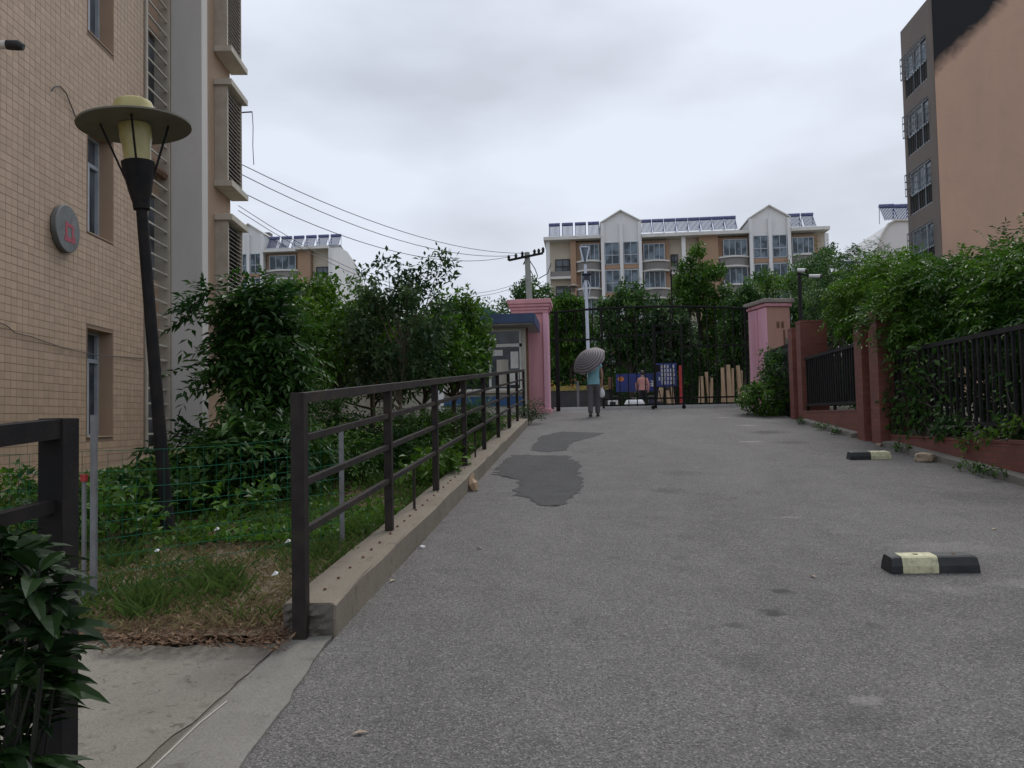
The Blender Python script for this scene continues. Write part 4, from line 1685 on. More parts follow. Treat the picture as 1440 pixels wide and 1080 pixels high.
pier(12.38, 12.75, 4.35, 4.80, 2.83, 'dark red brick pier carrying the long iron fence panel')
pier(13.02, 13.36, 4.33, 4.78, 2.72, 'red brick pier of the low pair, on the uphill side of the narrow gap')
pier(17.10, 17.45, 4.47, 5.02, 3.22, 'wide dark red brick pier beside the bush at the gate')
pier(17.72, 18.05, 4.45, 5.0, 3.14, 'red brick pier of the tall pair, on the gate side of the narrow gap')
pier(3.2, 3.6, 4.35, 4.8, 2.5, 'red brick pier at the lower end of the long fence panel')


def fence(name, y0, y1, zw_, zb_, zt_, label, wl, nb):
    o = thing('brick_wall', (4.58, (y0 + y1) / 2, gz(y0)), wl, 'wall')
    m_ = MB()
    m_.box(4.465, 4.70, y0, y1, gz(y0) - .3, zw_ - .03)
    m_.build('brickwork', 'brick', o, world=True)
    m_ = MB()
    m_.box(4.455, 4.71, y0 + .001, y1 - .001, zw_ - .029, zw_)
    m_.build('coping', 'brick', o, world=True, bevel=.004)
    o = thing(name, (4.58, (y0 + y1) / 2, zw_), label, 'fence')
    for z, h in ((zb_, .05), (zt_, .055)):
        m_ = MB()
        m_.beam((4.56, y0, z), (4.56, y1, z), .045, h)
        m_.build('rail', 'iron', o, world=True)
    for y in (y0 + .04, (y0 + y1) / 2, y1 - .04):
        m_ = MB()
        m_.box(4.535, 4.585, y - .025, y + .025, zw_ - .005, zb_ - .024)
        m_.build('foot', 'iron', o, world=True)
    m_ = MB()
    m_.box(-.016, .016, -.016, .016, zb_ + .02, zt_ - .02)
    b0 = m_.build('bar', 'iron', o)
    b0.location = (0, 0, -zw_)
    for k in range(nb):
        b_ = b0 if k == 0 else b0.copy()
        if k:
            COL.objects.link(b_)
        b_.location = (-.02, y0 + .08 + (y1 - y0 - .16) * k / (nb - 1) - (y0 + y1) / 2, -zw_)
        b_.rotation_euler = (random.uniform(-.008, .008), 0, 0)


fence('iron_fence', 3.61, 12.375, 1.0, 1.175, 2.20, 'long black iron fence panel with vertical bars half overgrown by shrubs', 'low red brick wall under the long iron fence panel', 58)
fence('iron_fence', 13.37, 17.09, 1.38, 1.50, 2.47, 'short black iron fence panel between the two pairs of brick piers', 'low red brick wall between the two pairs of brick piers', 27)
o = thing('iron_fence', (4.6, 19.7, gz(19.7)), 'dark overgrown fence piece between the salmon pillar and the wide brick pier', 'fence')
m = MB()
m.box(4.72, 4.82, 18.06, 21.6, gz(18) - .2, 2.9)
m.build('panel', 'darkwall', o, world=True)
m = MB()
m.box(4.70, 4.84, 18.06, 21.6, 2.901, 2.96)
m.build('coping', 'iron', o, world=True)

# ================================================================== LAMPS, POLES, WIRES
lm = thing('garden_lamp', (-3.335, 6.1, 0.36), 'leaning black garden lamp with a wide flat hat and yellowed glass', 'lamp')
m = MB()
m.lathe([(.075, -.1), (.075, .12), (.058, .16), (.05, .5), (.043, 2.86), (.045, 2.9)], 16)
m.build('pole', 'black', lm, smooth=True)
m = MB()
m.lathe([(.062, 2.86), (.066, 2.92), (.085, 3.0), (.122, 3.20), (.126, 3.26), (.11, 3.262)], 18)
m.build('funnel', 'black', lm, smooth=True)
m = MB()
m.lathe([(.100, 3.262), (.108, 3.40), (.122, 3.47), (.122, 3.575)], 20)
m.build('glass', 'yglass', lm, smooth=True)
m = MB()
m.lathe([(.10, 3.58), (.27, 3.582), (.427, 3.562), (.43, 3.575), (.27, 3.60), (.12, 3.612), (.11, 3.612)], 40)
m.build('hat', 'hat', lm, smooth=True)
m = MB()
m.lathe([(.15, 3.600), (.152, 3.73), (.14, 3.77), (.10, 3.795), (.05, 3.805), (.01, 3.808)], 20)
m.build('dome', 'yglass', lm, smooth=True)
for k in range(4):
    a = rad(25 + 90 * k)
    m = MB()
    m.beam((.10 * math.cos(a), .10 * math.sin(a), 3.12), (.25 * math.cos(a), .25 * math.sin(a), 3.578), .016, .016)
    m.build('strut', 'black', lm)
lm.rotation_euler = (rad(1.5), rad(-4.0), 0)
lm.scale = (1, 1, .955)

# utility pole
yu = 34.0
b_ = atY(746, 430, yu)
t_ = atY(741, 355, yu)
tb = np.array([b_[0] + .12, yu, gz(30)])
up_ = thing('utility_pole', tuple(tb), 'weathered grey utility pole with a crossarm and insulators behind the pink pillar', 'utility pole')
m = MB()
m.tube([tb, t_], [.17, .115], 12)
m.build('pole', 'concp', up_, world=True, smooth=True)
a0, a1 = atY(716, 367, yu), atY(764, 357, yu)
m = MB()
m.beam(a0 + np.array([0, -.15, 0]), a1 + np.array([0, -.15, 0]), .08, .09)
m.build('crossarm', 'iron', up_, world=True)
ins = []
for px, py in ((716, 366), (726, 364), (735, 361), (752, 358), (758, 357), (764, 355)):
    p = atY(px, py, yu) + np.array([0, -.15, 0])
    m = MB()
    m.lathe([(.03, -.05), (.07, .0), (.045, .05), (.075, .09), (.05, .16), (.02, .2)], 8, tuple(p))
    m.build('insulator', 'iron', up_, world=True)
    ins.append(p + np.array([0, 0, .12]))
for a, b, s in (((742, 362), (756, 388), .1), ((756, 388), (751, 398), .0), ((775, 370), (757, 392), .12), ((742, 372), (750, 396), .1)):
    p, q = atY(*a, yu), atY(*b, yu)
    m = MB()
    m.tube([p, (p + q) / 2 + np.array([s, 0, -s]), q], .02, 5)
    m.build('jumper_wire', 'wire', up_, world=True)
m = MB()
m.beam(atY(736, 372, yu), atY(741, 362, yu), .05, .05)
m.build('brace', 'iron', up_, world=True)
# overhead lines
WLL = ['upper overhead line from the tan block to the tip of the crossarm', 'second overhead line sagging from the tan block to the crossarm',
       'third overhead line sagging low from the tan block to the crossarm']
for i, ((xa, ya), tgt) in enumerate([((335, 229), ins[2]), ((335, 243), ins[1]), ((335, 268), ins[0])]):
    p = atY(xa, ya, 18.2)
    q = np.array(tgt)
    pts = []
    for k in range(17):
        t = k / 16
        pts.append(p + (q - p) * t - np.array([0, 0, 1]) * (.55 + .1 * i) * 4 * t * (1 - t))
    m = MB()
    m.tube(pts, .011, 5)
    tag(m.build('power_line', 'wire'), WLL[i], 'cable', 'overhead lines')
for i, ((xa, ya), (xb_, yb_)) in enumerate([((335, 289), (742, 392)), ((335, 296), (742, 396))]):
    p = atY(xa, ya, 18.3)
    q = atY(xb_, yb_, yu - .15)
    pts = [p + (q - p) * (k / 16) - np.array([0, 0, 1]) * 1.3 * 4 * (k / 16) * (1 - k / 16) for k in range(17)]
    m = MB()
    m.tube(pts, .009, 5)
    tag(m.build('power_line', 'wirel'), ['pale thin line running low behind the left trees to the utility pole', 'lowest pale line behind the left trees, just under its twin'][i], 'cable', 'overhead lines')

# modern solar street light
ys_ = 30.0
p0 = atY(829, 540, ys_)
p1 = atY(823, 372, ys_)
base_ = np.array([p0[0], ys_, gz(ys_)])
sl = thing('street_light', tuple(base_), 'pale blue street light with an open trapezoid head rising behind the gate', 'street light')
m = MB()
m.tube([base_, p1], [.075, .055], 10)
m.build('pole', 'lampw', sl, world=True, smooth=True)
hd = MB()
tl, tr_, bl, br_ = [atY(px, py, ys_) for px, py in ((815.5, 347), (828.5, 347), (820.5, 368), (824.5, 368))]
for a, b in ((tl, tr_), (tl, bl), (tr_, br_)):
    hd.beam(a, b, .07, .05)
hd.build('head_frame', 'lampw', sl, world=True)
m = MB()
m.add([tl + [.04, .01, -.04], tr_ + [-.04, .01, -.04], br_ + [-.01, .01, 0], bl + [.01, .01, 0], tl + [.04, .03, -.04], tr_ + [-.04, .03, -.04], br_ + [-.01, .03, 0], bl + [.01, .03, 0]],
      [(0, 1, 2, 3), (4, 7, 6, 5), (0, 4, 5, 1), (1, 5, 6, 2), (2, 6, 7, 3), (3, 7, 4, 0)])
m.build('head_panel', 'glassb', sl, world=True)
m = MB()
c_ = atY(824.5, 387, ys_)
m.box(c_[0] - .17, c_[0] + .17, ys_ - .2, ys_ + .1, c_[2], c_[2] + .04)
m.box(c_[0] - .09, c_[0] + .09, ys_ - .12, ys_ + .1, c_[2] - .18, c_[2])
m.build('control_box', 'navy', sl, world=True)
for s in (-1, 1):
    a = atY(824.5 + s * 1.5, 392, ys_)
    b = atY(825 + s * 5, 405, ys_)
    c = atY(825.5 + s * 2, 420, ys_)
    m = MB()
    m.tube([a, b, c], .018, 5)
    m.build('ornament', 'lampw', sl, world=True)
# small old lamp further away
yo = 40.0
q = atY(806, 404, yo)
ol = thing('street_light', (q[0], yo, gz(yo)), 'thin old street light with a small brown shade beyond the gate', 'street light')
m = MB()
m.tube([(q[0], yo, gz(yo)), (q[0], yo, q[2])], [.06, .045], 8)
m.build('pole', 'concp', ol, world=True)
m = MB()
m.lathe([(.10, -.22), (.14, -.02), (.28, .02), (.24, .1), (.05, .16)], 12, (q[0], yo, q[2]))
m.build('shade', 'lampshade', ol, world=True)

# security cameras
yc = 20.6
pc = atY(1124, 384, yc)
sc_ = thing('camera_pole', (pc[0], yc, gz(yc)), 'thin black pole carrying two white security cameras behind the right pillar', 'camera pole')
m = MB()
m.tube([(pc[0], yc, gz(yc)), (pc[0], yc, pc[2])], .05, 8)
m.build('pole', 'iron', sc_, world=True)
m = MB()
m.beam((pc[0] - .06, yc, pc[2]), (pc[0] + .36, yc, pc[2] - .12), .035, .035)
m.build('arm', 'iron', sc_, world=True)
for dx, dz, ln in ((.02, .06, .2), (.3, -.1, .28)):
    m = MB()
    m.tube([(pc[0] + dx - .08, yc - .05, pc[2] + dz), (pc[0] + dx + ln - .08, yc - .12, pc[2] + dz - .02)], .05, 10)
    cm = m.build('camera', 'white', sc_, world=True, smooth=True)
    m = MB()
    e = (pc[0] + dx + ln - .08, yc - .12, pc[2] + dz - .02)
    m.tube([(e[0] - .03, e[1] + .005, e[2]), (e[0] + .012, e[1], e[2])], .056, 10)
    m.build('lens_hood', 'rubber', cm, world=True)

# ================================================================== WIRE MESH FENCE on the bank
mf = thing('mesh_fence', (-2.87, 4.4, gz(4.4)), 'low green wire mesh fence with galvanised posts across the grass bank', 'fence')
A = np.array([-4.9, 4.75])
Bp = np.array([-2.87, 4.40])
Cp = np.array([-1.72, 5.45])
hm = .84
mv = MB()
for (p, q) in ((A, Bp), (Bp, Cp)):
    ln = np.linalg.norm(q - p)
    nv = int(ln / .075)
    rows_ = [0.02, .12, .22, .32, .42, .52, .62, .72, hm]
    for r_ in rows_:
        pts = []
        for k in range(9):
            t = k / 8
            xy = p + (q - p) * t
            pts.append((xy[0], xy[1], gz(xy[1]) + .07 + r_ - .03 * math.sin(math.pi * t) * (r_ > .5)))
        mv.tube(pts, .0019, 3, False)
    for k in range(nv + 1):
        xy = p + (q - p) * (k / nv)
        mv.tube([(xy[0], xy[1], gz(xy[1]) + .07), (xy[0], xy[1], gz(xy[1]) + .07 + hm - .03 * math.sin(math.pi * k / nv))], .0015, 3, False)
mv.build('wire_mesh', 'meshg', mf, world=True)
for (x, y, h) in ((-2.87, 4.40, 1.12), (-1.72, 5.45, .95), (-4.9, 4.75, 1.0)):
    m = MB()
    z = gz(y)
    m.box(x - .017, x + .017, y - .003, y + .003, z - .1, z + h)
    m.box(x - .003, x + .003, y + .003, y + .04, z - .1, z + h)
    m.build('post', 'galv', mf, world=True)
m = MB()
m.tube([(-2.925, 4.40, gz(4.4) - .05), (-2.925, 4.40, gz(4.4) + .74)], .013, 8)
st_ = m.build('stake', 'galv', mf, world=True)
m = MB()
m.tube([(-2.925, 4.40, gz(4.4) + .735), (-2.925, 4.40, gz(4.4) + .775)], .02, 8)
m.build('red_cap', 'red', st_, world=True)


# ================================================================== ROAD THINGS
def wheel_stop(p, q, label, segs):
    p, q = np.array(p), np.array(q)
    c = (p + q) / 2
    ln = np.linalg.norm((q - p)[:2])
    az = math.atan2(q[1] - p[1], q[0] - p[0])
    o = thing('wheel_stop', (c[0], c[1], gz(c[1]) + .002), label, 'wheel stop', rotz=az)
    x = -ln / 2
    prof = [(-.078, 0), (-.076, .045), (-.058, .092), (-.045, .10), (.045, .10), (.058, .092), (.076, .045), (.078, 0)]
    for i, (fr_, mt, e) in enumerate(segs):
        x1 = x + ln * fr_
        m_ = MB()
        vs_, fs_ = [], []
        for xx, sc in ((x, .93 if e == 'l' else 1), (x + .035, 1), (x1 - .035, 1), (x1, .93 if e == 'r' else 1)):
            vs_ += [(xx + (.010 * (z_ / .1) if e == 'l' and xx == x else (-.010 * (z_ / .1) if e == 'r' and xx == x1 else 0)), y_, z_ * (sc if sc < 1 else 1)) for y_, z_ in prof]
        for a in range(3):
            for k in range(7):
                fs_.append((a * 8 + k, a * 8 + k + 1, (a + 1) * 8 + k + 1, (a + 1) * 8 + k))
            fs_.append((a * 8 + 7, a * 8, (a + 1) * 8, (a + 1) * 8 + 7))
        fs_ += [tuple(range(7, -1, -1)), tuple(24 + k for k in range(8))]
        m_.add(vs_, fs_)
        m_.build('segment', mt, o)
        if i != 0 or len(segs) == 2:
            m_ = MB()
            xm = (x + x1) / 2
            m_.lathe([(.016, .098), (.016, .102), (.009, .102), (.009, .0995)], 10, (xm, 0, 0))
            m_.build('bolt_hole', 'rust', o)
        x = x1 + .002
    o.rotation_euler = (math.atan(SLOPE) * math.cos(az), 0, az)
    return o


wheel_stop(onramp(1246, 803), onramp(1370, 801), 'cracked cream and black rubber wheel stop out on the open asphalt', [(.13, 'rubber', 'l'), (.40, 'creamp', ''), (.46, 'rubber', 'r')])
wheel_stop(onramp(1193, 646), onramp(1251, 645), 'black and cream rubber wheel stop beside the brick pier pair', [(.5, 'rubber', 'l'), (.49, 'creamp', 'r')])


def rock(name, p, s, mat, label, cat, seed):
    rng_ = np.random.default_rng(seed)
    bm = bmesh.new()
    bmesh.ops.create_icosphere(bm, subdivisions=2, radius=1)
    for v_ in bm.verts:
        v_.co = Vector([max(-.7, min(.7, c)) for c in v_.co])
        v_.co *= 1 + rng_.normal(0, .07)
        v_.co = Vector((v_.co.x * s[0], v_.co.y * s[1], v_.co.z * s[2]))
    me = bpy.data.meshes.new(name)
    bm.to_mesh(me)
    bm.free()
    me.materials.append(MT[mat])
    o_ = link_obj(name, me)
    o_.location = (p[0], p[1], gz(p[1]) + s[2] * .6)
    o_.rotation_euler = (0, 0, rng_.uniform(0, 3))
    tag(o_, label, cat)


rock('broken_brick', onramp(1300, 649), (.15, .12, .085), 'stone', 'broken tan stone lying against the edge kerb below the long fence', 'stone', 3)
rock('pebble', onramp(594, 771), (.028, .02, .015), 'white', 'small white pebble on the asphalt beside the concrete kerb', 'pebble', 5)
rock('pebble', onramp(1236, 628), (.05, .05, .04), 'stone', 'pale pebble lying in the gap between the brick piers', 'pebble', 6)
m = MB()
pq = onramp(666, 690)
m.tube([(pq[0] + .02, pq[1], gz(pq[1]) - .0), (pq[0] - .01, pq[1], gz(pq[1]) + .07), (pq[0] - .03, pq[1] + .02, gz(pq[1]) + .13), (pq[0] + .0, pq[1] + .03, gz(pq[1]) + .19)], [.045, .065, .035, .012], 7)
tag(m.build('dead_leaf', 'log', smooth=True), 'curled brown dead leaf standing against the concrete kerb', 'leaf')


for i, (px, py, r_) in enumerate([(506, 1033, .3), (552, 818, 1.2), (1143, 812, 2.0), (1398, 745, .8), (674, 772, 2.6)]):
    q = onramp(px, py)
    m = MB()
    s_ = .03
    m.add([(-s_, 0, .004), (0, -s_ * .45, .012), (s_, 0, .006), (0, s_ * .45, .012), (0, 0, .005)], [(0, 1, 4), (1, 2, 4), (2, 3, 4), (3, 0, 4)])
    o = m.build('fallen_leaf', 'stone')
    o.location = (q[0], q[1], gz(q[1]) + .002)
    o.rotation_euler = (math.atan(SLOPE), 0, r_)
    tag(o, 'tiny pale dry leaf lying flat on the asphalt', 'leaf', 'dry leaves on the asphalt')
# ================================================================== PEOPLE
def skin_mesh(name, verts, edges, radii, mat, parent, root=0, sub=2):
    me = bpy.data.meshes.new(name + '_cage')
    me.from_pydata([tuple(v_) for v_ in verts], edges, [])
    o_ = bpy.data.objects.new(name + '_cage', me)
    COL.objects.link(o_)
    md = o_.modifiers.new('skin', 'SKIN')
    md.use_smooth_shade = True
    for i, r_ in enumerate(radii):
        sv = me.skin_vertices[0].data[i]
        sv.radius = r_ if isinstance(r_, tuple) else (r_, r_)
        sv.use_root = (i == root)
    ss = o_.modifiers.new('sub', 'SUBSURF')
    ss.levels = sub
    ss.render_levels = sub
    dg = bpy.context.evaluated_depsgraph_get()
    ev = o_.evaluated_get(dg)
    nm = bpy.data.meshes.new_from_object(ev)
    bpy.data.objects.remove(o_)
    nm.name = name
    nm.materials.clear()
    nm.materials.append(MT[mat])
    for p in nm.polygons:
        p.use_smooth = True
        p.material_index = 0
    return link_obj(name, nm, parent)


def person(loc, label, H, shirt, trousers, arm_l, arm_r, rotz=0.0, stride=.1, sleeves=False):
    """figure in its own frame: facing +y, x to its right"""
    o_ = thing('person', loc, label, 'person', rotz=rotz)
    s = H / 1.6
    V, E, R = [], [], []

    def ad(p, r_, con=None):
        V.append(np.array(p) * s)
        R.append(r_ * s if not isinstance(r_, tuple) else (r_[0] * s, r_[1] * s))
        if con is not None:
            E.append((con, len(V) - 1))
        return len(V) - 1
    pel = ad((0, 0, .86), (.12, .09))
    wst = ad((0, 0, 1.0), (.11, .085), pel)
    chs = ad((0, .0, 1.18), (.125, .09), wst)
    nk0 = ad((0, -.01, 1.32), .06, chs)
    nk = ad((0, .01, 1.39), .045, nk0)
    h1 = ad((0, .025, 1.46), (.068, .08), nk)
    h2 = ad((0, .02, 1.535), (.072, .085), h1)
    ad((0, .01, 1.59), .045, h2)
    ns = ad((0, .11, 1.475), .014, h1)
    for sx_, arm in ((-1, arm_l), (1, arm_r)):
        sh = ad((sx_ * .165, -.01, 1.275), .052, chs)
        el = ad(arm[0], .036, sh)
        wr = ad(arm[1], .026, el)
        d = (np.array(arm[1]) - np.array(arm[0]))
        d = d / np.linalg.norm(d)
        sd_ = nrm(np.cross(d, np.array([0.3, 1.0, 0.2])))
        pm = ad(np.array(arm[1]) + d * .06, (.034, .02), wr)
        for k in range(4):
            off = sd_ * (k - 1.5) * .017
            f1 = ad(np.array(arm[1]) + d * .105 + off, .009, pm)
            ln_ = (.05, .058, .055, .042)[k]
            ad(np.array(arm[1]) + d * (.105 + ln_ * .6) + off + np.cross(sd_, d) * .03, .008, f1)
        th = ad(np.array(arm[1]) + d * .05 + sd_ * .042 + np.cross(sd_, d) * .015, .01, pm)
        ad(np.array(arm[1]) + d * .085 + sd_ * .05 + np.cross(sd_, d) * .03, .009, th)
        hp = ad((sx_ * .085, 0, .80), .078, pel)
        fy = stride * sx_
        kn = ad((sx_ * .085, fy * .55 + .02, .44), .052, hp)
        an = ad((sx_ * .088, fy * 1.0 - .02, .085), .036, kn)
        ad((sx_ * .095, fy * 1.0 + .12, .035), .034, an)
    skin_mesh('body', V, E, R, 'skin', o_, 0, 1)
    # shirt: loft
    m_ = MB()
    rings = [(.80, .155, .115), (.90, .158, .118), (1.0, .142, .108), (1.12, .152, .115), (1.22, .17, .115), (1.29, .165, .09), (1.335, .095, .07)]
    n_ = 20
    vs_, fs_ = [], []
    for (z_, a, b) in rings:
        for k in range(n_):
            t = 2 * math.pi * k / n_
            cx_, sy_ = math.cos(t), math.sin(t)
            vs_.append((a * s * math.copysign(abs(cx_) ** .8, cx_) * (1 + .02 * math.sin(5 * t + z_ * 20)), b * s * math.copysign(abs(sy_) ** .8, sy_), z_ * s))
    for i_ in range(len(rings) - 1):
        for k in range(n_):
            k2 = (k + 1) % n_
            fs_.append((i_ * n_ + k, i_ * n_ + k2, (i_ + 1) * n_ + k2, (i_ + 1) * n_ + k))
    m_.add(vs_, fs_)
    for sx_, arm in ((-1, arm_l), (1, arm_r)):
        a = np.array((sx_ * .14, -.01, 1.28)) * s
        b = (np.array((sx_ * .165, -.01, 1.275)) * (.75 if not sleeves else .0) + np.array(arm[0]) * (.25 if not sleeves else 1.0)) * s
        pts_ = [a, (a + b) / 2, b]
        if sleeves:
            pts_.append(np.array(arm[1]) * s)
        m_.tube(pts_, [.07 * s, .066 * s, .058 * s] + ([.045 * s] if sleeves else []), 12, False)
    m_.build('shirt', shirt, o_, smooth=True)
    V, E, R = [], [], []
    pel = ad((0, 0, .87), (.135, .10))
    pw = ad((0, 0, .93), (.125, .095), pel)
    for sx_ in (-1, 1):
        fy = stride * sx_
        hp = ad((sx_ * .085, 0, .78), (.092, .092), pel)
        kn = ad((sx_ * .088, fy * .55 + .02, .44), .076, hp)
        ad((sx_ * .09, fy * 1.0 - .01, .055), .066, kn)
    skin_mesh('trousers', V, E, R, trousers, o_, 0, 1)
    for sx_ in (-1, 1):
        fy = stride * sx_
        m_ = MB()
        c = np.array((sx_ * .093, fy - .02, 0)) * s
        vs_, fs_ = [], []
        for (dy, w_, hgt) in ((-.05, .03, .05), (-.02, .042, .075), (.06, .044, .075), (.14, .05, .05), (.19, .03, .03)):
            for k in range(8):
                t = 2 * math.pi * k / 8
                vs_.append((c[0] + w_ * s * math.cos(t), c[1] + dy * s, max(0, (hgt / 2 + hgt / 2 * math.sin(t)) * s)))
        for i_ in range(4):
            for k in range(8):
                k2 = (k + 1) % 8
                fs_.append((i_ * 8 + k, i_ * 8 + k2, (i_ + 1) * 8 + k2, (i_ + 1) * 8 + k))
        fs_ += [tuple(range(8)), tuple(32 + k for k in range(8))]
        m_.add(vs_, fs_)
        m_.build('shoe', 'shoe', o_, smooth=True)
    m_ = MB()
    prof = []
    for k in range(9):
        t = -math.pi / 2 + math.pi * k / 8
        prof.append((max(.004, .088 * math.cos(t)) * s, (1.525 + .095 * math.sin(t)) * s))
    m_.lathe(prof, 14, (0, -.022 * s, 0))
    m_.lathe([(.02 * s, 0), (.035 * s, .015 * s), (.035 * s, .045 * s), (.015 * s, .06 * s)], 10, (0, -.10 * s, 1.48 * s))
    m_.build('hair', 'hair', o_, smooth=True)
    return o_


pz = gz(19.9)
person((.17, 19.9, pz), 'walking person in a sleeveless light blue top and grey trousers under an umbrella', 1.60, 'shirtb', 'trousers',
       ((-.24, .10, 1.08), (-.17, .22, 1.22)), ((.215, -.03, 1.02), (.205, .03, .80)), stride=.13)
# umbrella
ux = Vector((-.46, -.62, .64)).normalized()
hand = Vector((.17 - .17, 19.9 + .24, pz + 1.30))
uc_ = Vector(atY(826, 504, 19.80))
um_ = bpy.data.objects.new('umbrella', None)
COL.objects.link(um_)
um_.location = uc_
um_.rotation_euler = ux.to_track_quat('Z', 'Y').to_euler()
bpy_M[um_.name] = Matrix.Translation(uc_) @ um_.rotation_euler.to_matrix().to_4x4()
tag(um_, 'dark plaid umbrella tilted back over the walking person', 'umbrella')
m = MB()
vs_, fs_ = [], []
RU = .46
nr, na = 7, 32
for i_ in range(nr + 1):
    f_ = i_ / nr
    for k in range(na):
        t = 2 * math.pi * k / na
        sc_f = 1 - .06 * (abs(math.sin(4 * t)) ** 1.0) * f_
        r_ = RU * f_ * sc_f
        z_ = .16 - .26 * f_ ** 2 + .012 * abs(math.sin(4 * t)) * f_
        vs_.append((max(r_, .002) * math.cos(t), max(r_, .002) * math.sin(t), z_))
for i_ in range(nr):
    for k in range(na):
        k2 = (k + 1) % na
        fs_.append((i_ * na + k, i_ * na + k2, (i_ + 1) * na + k2, (i_ + 1) * na + k))
m.add(vs_, fs_)
cano = m.build('canopy', 'umbrella', um_, smooth=True)
for k in range(8):
    t = 2 * math.pi * k / 8
    m = MB()
    m.tube([(RU * f_ * math.cos(t), RU * f_ * math.sin(t), .155 - .26 * f_ ** 2 - .006) for f_ in (.02, .35, .7, 1.0)], .004, 4)
    m.build('rib', 'iron', um_)
m = MB()
m.tube([(0, 0, .2), (0, 0, -.42)], .007, 6)
hl = um_
m.build('shaft', 'iron', um_)
m = MB()
m.tube([(0, 0, -.42), (0, 0, -.5)], .015, 8)
m.build('handle', 'rubber', um_)
# carrier bag in the right hand
m = MB()
m.lathe([(.012, .0), (.03, -.06), (.06, -.12), (.075, -.2), (.06, -.27), (.02, -.29)], 10, (.17 + .205, 19.95, pz + .76))
m.tube([(.17 + .20, 19.95, pz + .80), (.17 + .205, 19.95, pz + .74)], .012, 6)
tag(m.build('carrier_bag', 'bagw', smooth=True), 'small white plastic bag hanging from the hand of the walking person', 'bag')

p2 = atY(904, 555, 29.5)
pz2 = gz(29.5)
person((p2[0], 29.5, pz2), 'person in a pink long sleeved top and dark trousers standing beyond the gate', 1.42, 'shirtp', 'trousersk',
       ((-.235, .02, 1.03), (-.22, .1, .80)), ((.235, .02, 1.03), (.22, .1, .80)), stride=.04, sleeves=True)

# ================================================================== BEYOND THE GATE


def at_z(px, py, yy):
    return atY(px, py, yy)


def panel(name, px0, px1, py0, py1, yy, mat, label, cat, group=None, th=.08, frame=None, feet=True):
    a, b = at_z(px0, py0, yy), at_z(px1, py1, yy)
    o_ = thing(name, ((a[0] + b[0]) / 2, yy, gz(yy)), label, cat, group)
    m_ = MB()
    m_.box(a[0], b[0], yy, yy + th, b[2], a[2])
    m_.build('board', mat, o_, world=True)
    if feet:
        for x in (a[0] + .06, b[0] - .06):
            m_ = MB()
            m_.box(x - .03, x + .03, yy + th + .001, yy + th + .06, gz(yy) - .05, a[2] - .02)
            m_.build('leg', frame or 'iron', o_, world=True)
    return o_, a, b


def glyphs(o_, a, b, yy, cols, rows_, mat='white', seed=0, margin=.06):
    """rows of small stroke-built characters on a board"""
    rng_ = np.random.default_rng(seed)
    w_, h_ = b[0] - a[0], a[2] - b[2]
    cw, chh = (w_ - 2 * margin) / cols, (h_ - 2 * margin) / rows_
    for r_ in range(rows_):
        m_ = MB()
        for c in range(cols):
            if rng_.random() < .12:
                continue
            x0 = a[0] + margin + c * cw + cw * .12
            z0 = b[2] + margin + r_ * chh + chh * .15
            W_, H_ = cw * .76, chh * .66
            for k in range(3):
                z = z0 + H_ * (k + rng_.uniform(-.1, .1)) / 2
                m_.box(x0 + W_ * rng_.uniform(0, .2), x0 + W_ * rng_.uniform(.75, 1), yy - .006, yy - .001, z, z + H_ * .16)
            for k in range(2):
                x = x0 + W_ * rng_.uniform(.15, .8)
                m_.box(x, x + W_ * .14, yy - .009, yy - .0065, z0, z0 + H_)
        if m_.v:
            m_.build('lettering', mat, o_, world=True)


yh = 33.0
o_, a, b = panel('hoarding', 770, 862, 548, 577, yh, 'darkwall', 'dark grey hoarding panel with a yellow band beyond the gate opening', 'hoarding')
m = MB()
a2, b2 = at_z(770, 543.5, yh), at_z(862, 548, yh)
m.box(a2[0], b2[0], yh - .03, yh + .06, b2[2] + .001, a2[2])
m.build('yellow_band', 'yellow', o_, world=True)
rf = np.random.default_rng(8)
for nm_, mt_, k_ in (('red_flowers', 'lf_red', 36), ('yellow_flowers', 'lf_yel', 40)):
    Pq = np.stack([rf.uniform(a2[0] - 8.0, b2[0] - 8.0 + 8.0, k_), rf.normal(-.1, .05, k_) + 0, rf.uniform(0, .35, k_)], 1)
    Pq[:, 0] = rf.uniform(a2[0], b2[0], k_)
    Pq[:, 1] += yh
    Pq[:, 2] += a2[2] - .1
    v_, f_, t_f = leaf_geo(Pq - np.array(o_.location), nrm(rf.normal(0, 1, Pq.shape)), rf.uniform(.06, .12, k_), .8, rf)
    ff_ = raw_mesh(nm_, v_, f_, mt_, o_, t_f)
    ff_['kind'] = 'stuff'
o_, a, b = panel('banner', 866, 926, 526, 550, 32.2, 'sign', 'blue banner board with an orange emblem and white characters beyond the gate', 'sign')
glyphs(o_, a + [.85, 0, -.25], b + [-.1, 0, .12], 32.2, 3, 1, seed=2, margin=.03)
m = MB()
cx_, cz_ = float(at_z(873, 533, 32.2)[0]), float(at_z(873, 533, 32.2)[2])
m.prism([(cx_ + .13 * math.cos(t), cz_ + .1 * math.sin(t)) for t in np.linspace(0, 2 * math.pi, 14, endpoint=False)], 'y', 32.19, 32.199)
m.build('emblem', 'orange', o_, world=True)
o_, a, b = panel('notice_board', 922, 952, 511, 543, 31.8, 'sign', 'notice board in shade darkened blue with many rows of small white characters beyond the gate', 'sign')
glyphs(o_, a, b, 31.8, 6, 5, seed=3)
o_, a, b = panel('banner', 855, 862, 530, 547, 32.6, 'rust', 'narrow brown board behind the walking person beyond the gate', 'sign')
q = at_z(957, 514, 31.6)
m = MB()
m.tube([(q[0], 31.6, gz(31) - .05), (q[0], 31.6, q[2])], .075, 10)
tag(m.build('red_post', 'red', smooth=True), 'red round post beside the blue notice board', 'post')
